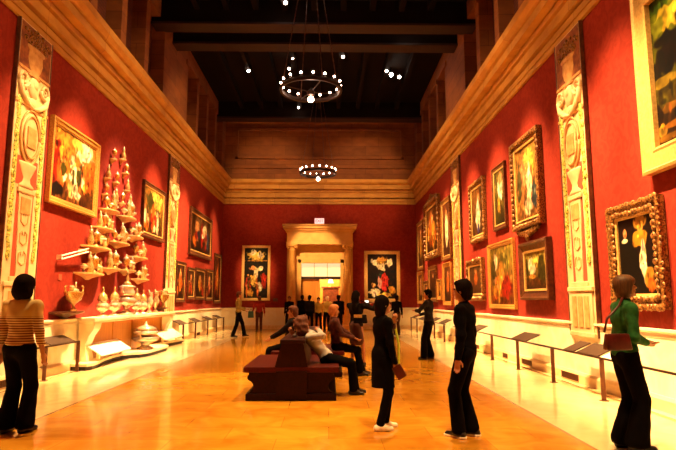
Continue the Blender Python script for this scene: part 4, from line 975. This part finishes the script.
def world(t, p):
    c, s = math.cos(t.rotation_euler.z), math.sin(t.rotation_euler.z); return Vector((t.location.x+c*p[0]-s*p[1], t.location.y+s*p[0]+c*p[1], t.location.z+p[2]))
R90 = PI/2
# face: 0 = looking away (+Y), -pi/2 = +X (right), +pi/2 = -X (left)
p1 = person('woman in cream striped top and black flared trousers at far left, seen from behind', (-3.47, 6.36, 0), -.12, 1.72, .0085, hair='bob', hairm='haird', top='stripe', topm='striped_top', hem=.97, botm='black', flare=.1, slim=1.0, hips=1.02,
            feet=((-.1, 0, 0), (.1, .04, 0)), hands=((-.25, .04, .84), (.27, .02, .84)), eyes=True, skin='skin2')
p2 = person('young woman in long black coat and white sneakers, hand at her chin', (.62, 6.46, 0), -R90+.3, 1.49, .0075, hair='shoulder', hairm='haird', top='black', topm='coat', hem=.55, botm='black', flare=.055, shoe='sneaker', slim=1.05,
            feet=((-.07, .05, 0), (.07, -.07, 0)), hands=((-.08, .15, 1.17), (.19, .07, .74)), poles=((-.4, -.3, -1), (.4, -1, 0)), toes=(-.05, .1), eyes=True, skin='skin2')
p3 = person('black-haired man in dark sweater and trousers with black sneakers, looking away', (1.49, 6.1, 0), .42, 1.66, .0075, hair='short', hairm='haird', top='black', topm='sweater', hem=.82, botm='black', flare=.08, shoe='shoe', sole='sneaker', slim=.92,
            feet=((-.08, .08, 0), (.08, -.03, 0)), hands=((-.22, .03, .80), (.22, .0, .8)), toes=(.35, .1), head=(.0, 0, 0), tw=-.1, lean=(.0, 0), eyes=True)
p3.rotation_euler.z = 1.1
p4 = person('woman in green sweater and black trousers at right, looking up at paintings', (2.97, 5.6, 0), -R90-.1, 1.69, .0075, hair='crop', hairm='hairb', top='green', topm='green_sweater', hem=.93, botm='black', flare=.115, skin='skin2', hips=1.08, slim=.98,
            feet=((-.06, -.05, 0), (.08, .03, 0)), hands=((.0, .18, 1.05), (.05, .19, 1.03)), poles=((-.8, -.8, -.4), (.8, -.8, -.4)), lean=(.05, 0), head=(.1, .22, 0), eyes=True, collar=True)
p5 = person('man in dark jacket with folded arms standing at the right rail', (2.5, 13.93, 0), R90-.45, 1.7, .011, slim=1.22, hair='short', hairm='haird', top='navy', topm='jacket', hem=.86, botm='black', flare=.095,
            feet=((-.2, .08, 0), (.13, 0, 0)), hands=((.02, .34, 1.18), (-.0, .24, 1.08)), poles=((-1, -.3, -.5), (1, -.3, -.5)), toes=(.3, -.4), head=(.3, -.05, 0))
p6 = person('long-haired woman in dark coat and brown skirt raising a camera phone', (.6, 12.31, 0), -.55, 1.64, .011, hair='long', hairm='haird', top='black2', topm='coat', hem=.85, bottom='skirt', botm='brown', slim=1.05,
            feet=((-.12, .0, 0), (.12, .14, 0)), hands=((.12, .38, 1.36), (.3, .40, 1.38)), poles=((-1, -.2, -1), (1, -.2, -1)), toes=(-.1, -.4))
p7 = person('dark-clothed visitor standing far behind the woman in black coat', (2.85, 23.36, 0), .3, 1.64, .016, hair='short', top='black', topm='jacket', hem=.85, botm='brown', hands=((-.15, .25, 1.0), (.26, .03, .8)))
p8 = person('man in khaki shirt and dark trousers walking by the far left rail', (-3.6, 22.2, 0), -R90+.2, 1.77, .014, hair='short', hairm='hairr', slim=1.18, top='khaki', topm='shirt', hem=.92, botm='black', flare=.075, sleeve=.95,
            feet=((-.08, .26, 0), (.08, -.2, 0)), hands=((-.18, .28, 1.1), (.2, .22, 1.05)), poles=((-.4, -1, -.4), (.4, -1, -.4)))
p9 = person('visitor in red sweater and brown trousers facing far left altarpiece', (-3.3, 26.4, 0), .2, 1.62, .016, slim=1.15, hair='short', hairm='hairr', top='redcloth', topm='sweater', hem=.88, botm='rust', hands=((-.28, .1, .95), (.26, .03, .8)))
p10 = person('dark-suited visitor standing by the left door column', (-1.92, 26.9, 0), PI, 1.62, .016, hair='short', hairm='hairr', top='black', topm='jacket', hem=.8, botm='black', skin='skindark', feet=((-.16, 0, 0), (.14, 0, 0)))
CR = [(-1.3, 27.0, .2, 1.68, 'black', 'haird', 'leftmost dark-clothed visitor in the far doorway'), (-.92, 26.4, -.3, 1.66, 'black2', 'haird', 'second dark-clothed visitor in the far doorway, beside pale shirt'), (-.5, 26.8, PI, 1.56, 'yellowcloth', 'haird', 'visitor in pale yellow shirt in the middle of doorway crowd'),
      (-.08, 26.0, .4, 1.62, 'yellowcloth', 'hairw', 'white-haired visitor in yellow shirt right of doorway centre'), (.42, 24.3, -.2, 1.66, 'black', 'haird', 'dark-clothed visitor at right side of the far doorway')]
for (x, y, a, H, m_, hm, lb) in CR:
    person(lb, (x, y, 0), a, H, .018, slim=1.12, feet=((-.13, 0, 0), (.1, .05, 0)), hair='short', hairm=hm, top=m_, topm='shirt', hem=.85, botm='black', skin='skindark' if m_ != 'yellowcloth' else 'skin2')
# seated people
s1 = person('seated auburn-haired person in white shirt leaning on the nearest bench back', (0, 0, 0), -R90, 1.62, .009, pelvis=(0, -.0, .565), lean=(-.66, .1), hair='big', hairm='hairr', top='whitecloth', topm='white_shirt', botm='black',
            feet=((-.06, .46, 0), (.1, .42, 0)), hands=((.0, -.52, .90), (.14, -.12, .98)), poles=((-.3, .3, -1), (.6, 1, .2)), head=(.9, -.4, .0), flare=.07)
s1.location = (-.04, 8.85, 0)
s2 = person('seated ginger-haired man in dark red jacket on the second bench', (0, 0, 0), -R90+.1, 1.68, .012, pelvis=(0, -.02, .585), lean=(-.1, 0), hair='short', hairm='hairo', top='rust', topm='jacket', botm='black',
            feet=((-.1, .5, 0), (.12, .42, 0)), hands=((-.12, .36, .7), (.16, .3, .72)), head=(.2, -.2, 0), skin='skin2', flare=.07)
s2.location = (.17, 11.0, 0)
s3 = person('seated visitor in dark clothes on left side of the second bench', (0, 0, 0), R90, 1.62, .012, pelvis=(0, -.02, .585), lean=(-.12, 0), hair='short', hairm='hairr', top='black2', topm='jacket', botm='black',
            feet=((-.1, .45, 0), (.12, .42, 0)), hands=((-.12, .42, .66), (.16, .42, .62)), head=(0, -.2, 0), flare=.07)
s3.location = (-.80, 11.1, 0)

# ------------------------------------------------------------------ carried things
def bag(p, rz, w, h, d, mat, label, strap_to=None, cat='handbag', strapm=None):
    t = empty('handbag', p, rz, label, cat)
    b = NB(); vs = box(b, -w/2, w/2, -d/2, d/2, 0, h, .02)
    for v in b.verts:
        f = v.co.z/h; v.co.y *= 1-.5*f; v.co.x *= 1-.12*f; v.co.z -= .03*(1-(2*v.co.x/w)**2)*f
    obj('body', b, M[mat], t, True)
    if strap_to:
        b = NB(); l = [Vector(q) for q in strap_to]; tube(b, l, .011, 6); obj('strap', b, M[strapm or mat], t, True)
    return t
w4 = p4
bag((2.79, 5.38, .97), 0.12, .27, .17, .1, 'maroon', 'burgundy leather shoulder bag worn by the woman in green', [(-.13, 0, .17), (-.08, .02, .3), (.08, .06, .42), (.17, .12, .5), (.2, .22, .46)])
bag((.68, 12.06, .95), -.3, .3, .2, .12, 'black2', 'dark shoulder bag with pale trim on the long-haired woman', [(-.12, 0, .17), (-.1, .04, .4), (-.02, .12, .49), (.08, .2, .44)])
b = NB(); box(b, -.13, .05, -.062, -.055, .12, .19); o = obj('pale_trim', b, M['gold2'], bpy.data.objects['handbag.001'])
bag((-3.68, 26.3, .62), .3, .28, .32, .1, 'teal', 'blue-green carrier bag held by visitor in red sweater', [(-.08, 0, .3), (0, 0, .42), (.08, 0, .3)], 'bag')
t = empty('booklet', (.79, 6.28, .64), -.3, 'dark red booklet in lowered hand of the woman in black coat', 'booklet')
b = NB(); box(b, -.05, .06, -.012, .012, -.06, .09, .004)
for v in b.verts: v.co = Matrix.Rotation(-.55, 3, 'Y') @ v.co
obj('cover', b, M['maroon'], t)
b = NB(); tube(b, [(.77, 6.44, 1.12), (.80, 6.42, .95), (.80, 6.42, .72)], .014, 6); o = obj('lanyard', b, M['lime']); tag(o, 'lime green ribbon hanging down the front of the black coat', 'ribbon')
t = empty('camera_phone', (.86, 12.62, 1.38), -.55, 'small phone with lit screen held up by long-haired woman', 'phone')
b = NB(); box(b, -.06, .06, -.006, .006, 0, .07, .002); obj('case', b, M['shoe'], t)
b = NB(); box(b, -.05, .05, -.008, -.0061, .008, .062); obj('screen', b, M['phone'], t)

# ------------------------------------------------------------------ lights
def spot(x, y, z, tx_, ty, tz, e, ang, col=(1, .56, .22), blend=.6, size=.12):
    l = bpy.data.lights.new('spot_lamp', 'SPOT'); l.energy = e; l.color = col; l.spot_size = math.radians(ang); l.spot_blend = blend; l.shadow_soft_size = size
    o = bpy.data.objects.new('spot_lamp', l); C.objects.link(o); o.location = (x, y, z)
    d = Vector((tx_, ty, tz))-Vector((x, y, z)); o.rotation_euler = d.to_track_quat('-Z', 'Y').to_euler(); return o
LC = (1, .58, .22)
for y in (6.8, 11.7, 17.0, 20.6, 23.5, 26.0):
    spot(-1.8, y-.3, 10.2, XL, y, 2.5, 4600 if y < 22 else 2300, 29, LC, .8)
for y in (6.5, 8.2, 12.0, 14.4, 17.0, 20.8, 24.0, 26.2):
    spot(.9, y-.3, 10.2, XR, y, 2.5, 4300 if y < 22 else 2300, 29, LC, .8)
spot(-3.7, 20, 10.2, -3.72, YE, 2.8, 3000, 12.5, LC, .8); spot(2.7, 20, 10.2, 2.72, YE, 2.6, 2800, 12, LC, .8)
spot(-3.2, 18.6, 9.8, -.5, YE, 3.2, 3600, 16, LC, .6)  # added spot from the left to brighten the doorway stonework
for y in (9.69, 18.9):
    spot(-1.5, y, 10.2, XL, y, 3.2, 2200, 24, LC, .7); spot(.6, y, 10.2, XR, y, 3.2, 2200, 24, LC, .7)
spot(-2.2, 13.6, 10.2, XL, 14.2, 1.6, 3400, 30, (1, .70, .40), .7)
for (x, y) in ((1.6, 3.5), (-2.6, 7.5), (1.8, 9.5), (-2.2, 13.5), (1.5, 16.5), (-1.5, 20.5), (.6, 23.2)):
    spot(x, y, 10.2, x-.6, y, 0, 1350 if y < 20 else 600, 52, LC, size=.2)
for y in (8, 14, 20):  # extra spots added only to brighten the side cornices
    spot(.8, y-3, 10.2, XL, y, 6.9, 420, 50, LC, .8); spot(-1.8, y-3, 10.2, XR, y, 6.9, 420, 50, LC, .8)
for x in (-3, 1.8): spot(x, 21, 9.9, x, YE, 7.5, 420, 44, LC, .8)  # two more spots added to lift the far wall cornice
# point lamp for the lit room past the doorway
l = bpy.data.lights.new('room_beyond_lamp', 'POINT'); l.energy = 420; l.color = (1, .6, .25); l.shadow_soft_size = .3
o = bpy.data.objects.new('room_beyond_lamp', l); C.objects.link(o); o.location = (-.6, YE+2.2, 3.6)
w = bpy.data.worlds.new('World'); bpy.context.scene.world = w; w.use_nodes = True
w.node_tree.nodes['Background'].inputs[0].default_value = (1, .5, .25, 1); w.node_tree.nodes['Background'].inputs[1].default_value = .02

# ------------------------------------------------------------------ camera
th = math.atan(75/550); ps = math.atan(9*math.cos(th)/550)
cam = bpy.data.cameras.new('camera'); co_ = bpy.data.objects.new('camera', cam); C.objects.link(co_)
co_.location = (0, 0, 1.45); co_.rotation_euler = (PI/2+th, 0, -ps); cam.sensor_width = 36; cam.lens = 550/676*36; cam.clip_end = 200
sc = bpy.context.scene; sc.camera = co_
sc.view_settings.view_transform = 'Standard'; sc.view_settings.look = 'None'; sc.view_settings.gamma = 1; sc.view_settings.use_curve_mapping = False
sc.view_settings.exposure = 2.02
sc.cycles.use_denoising = True
sc.cycles.max_bounces = 6; sc.cycles.sample_clamp_indirect = 6
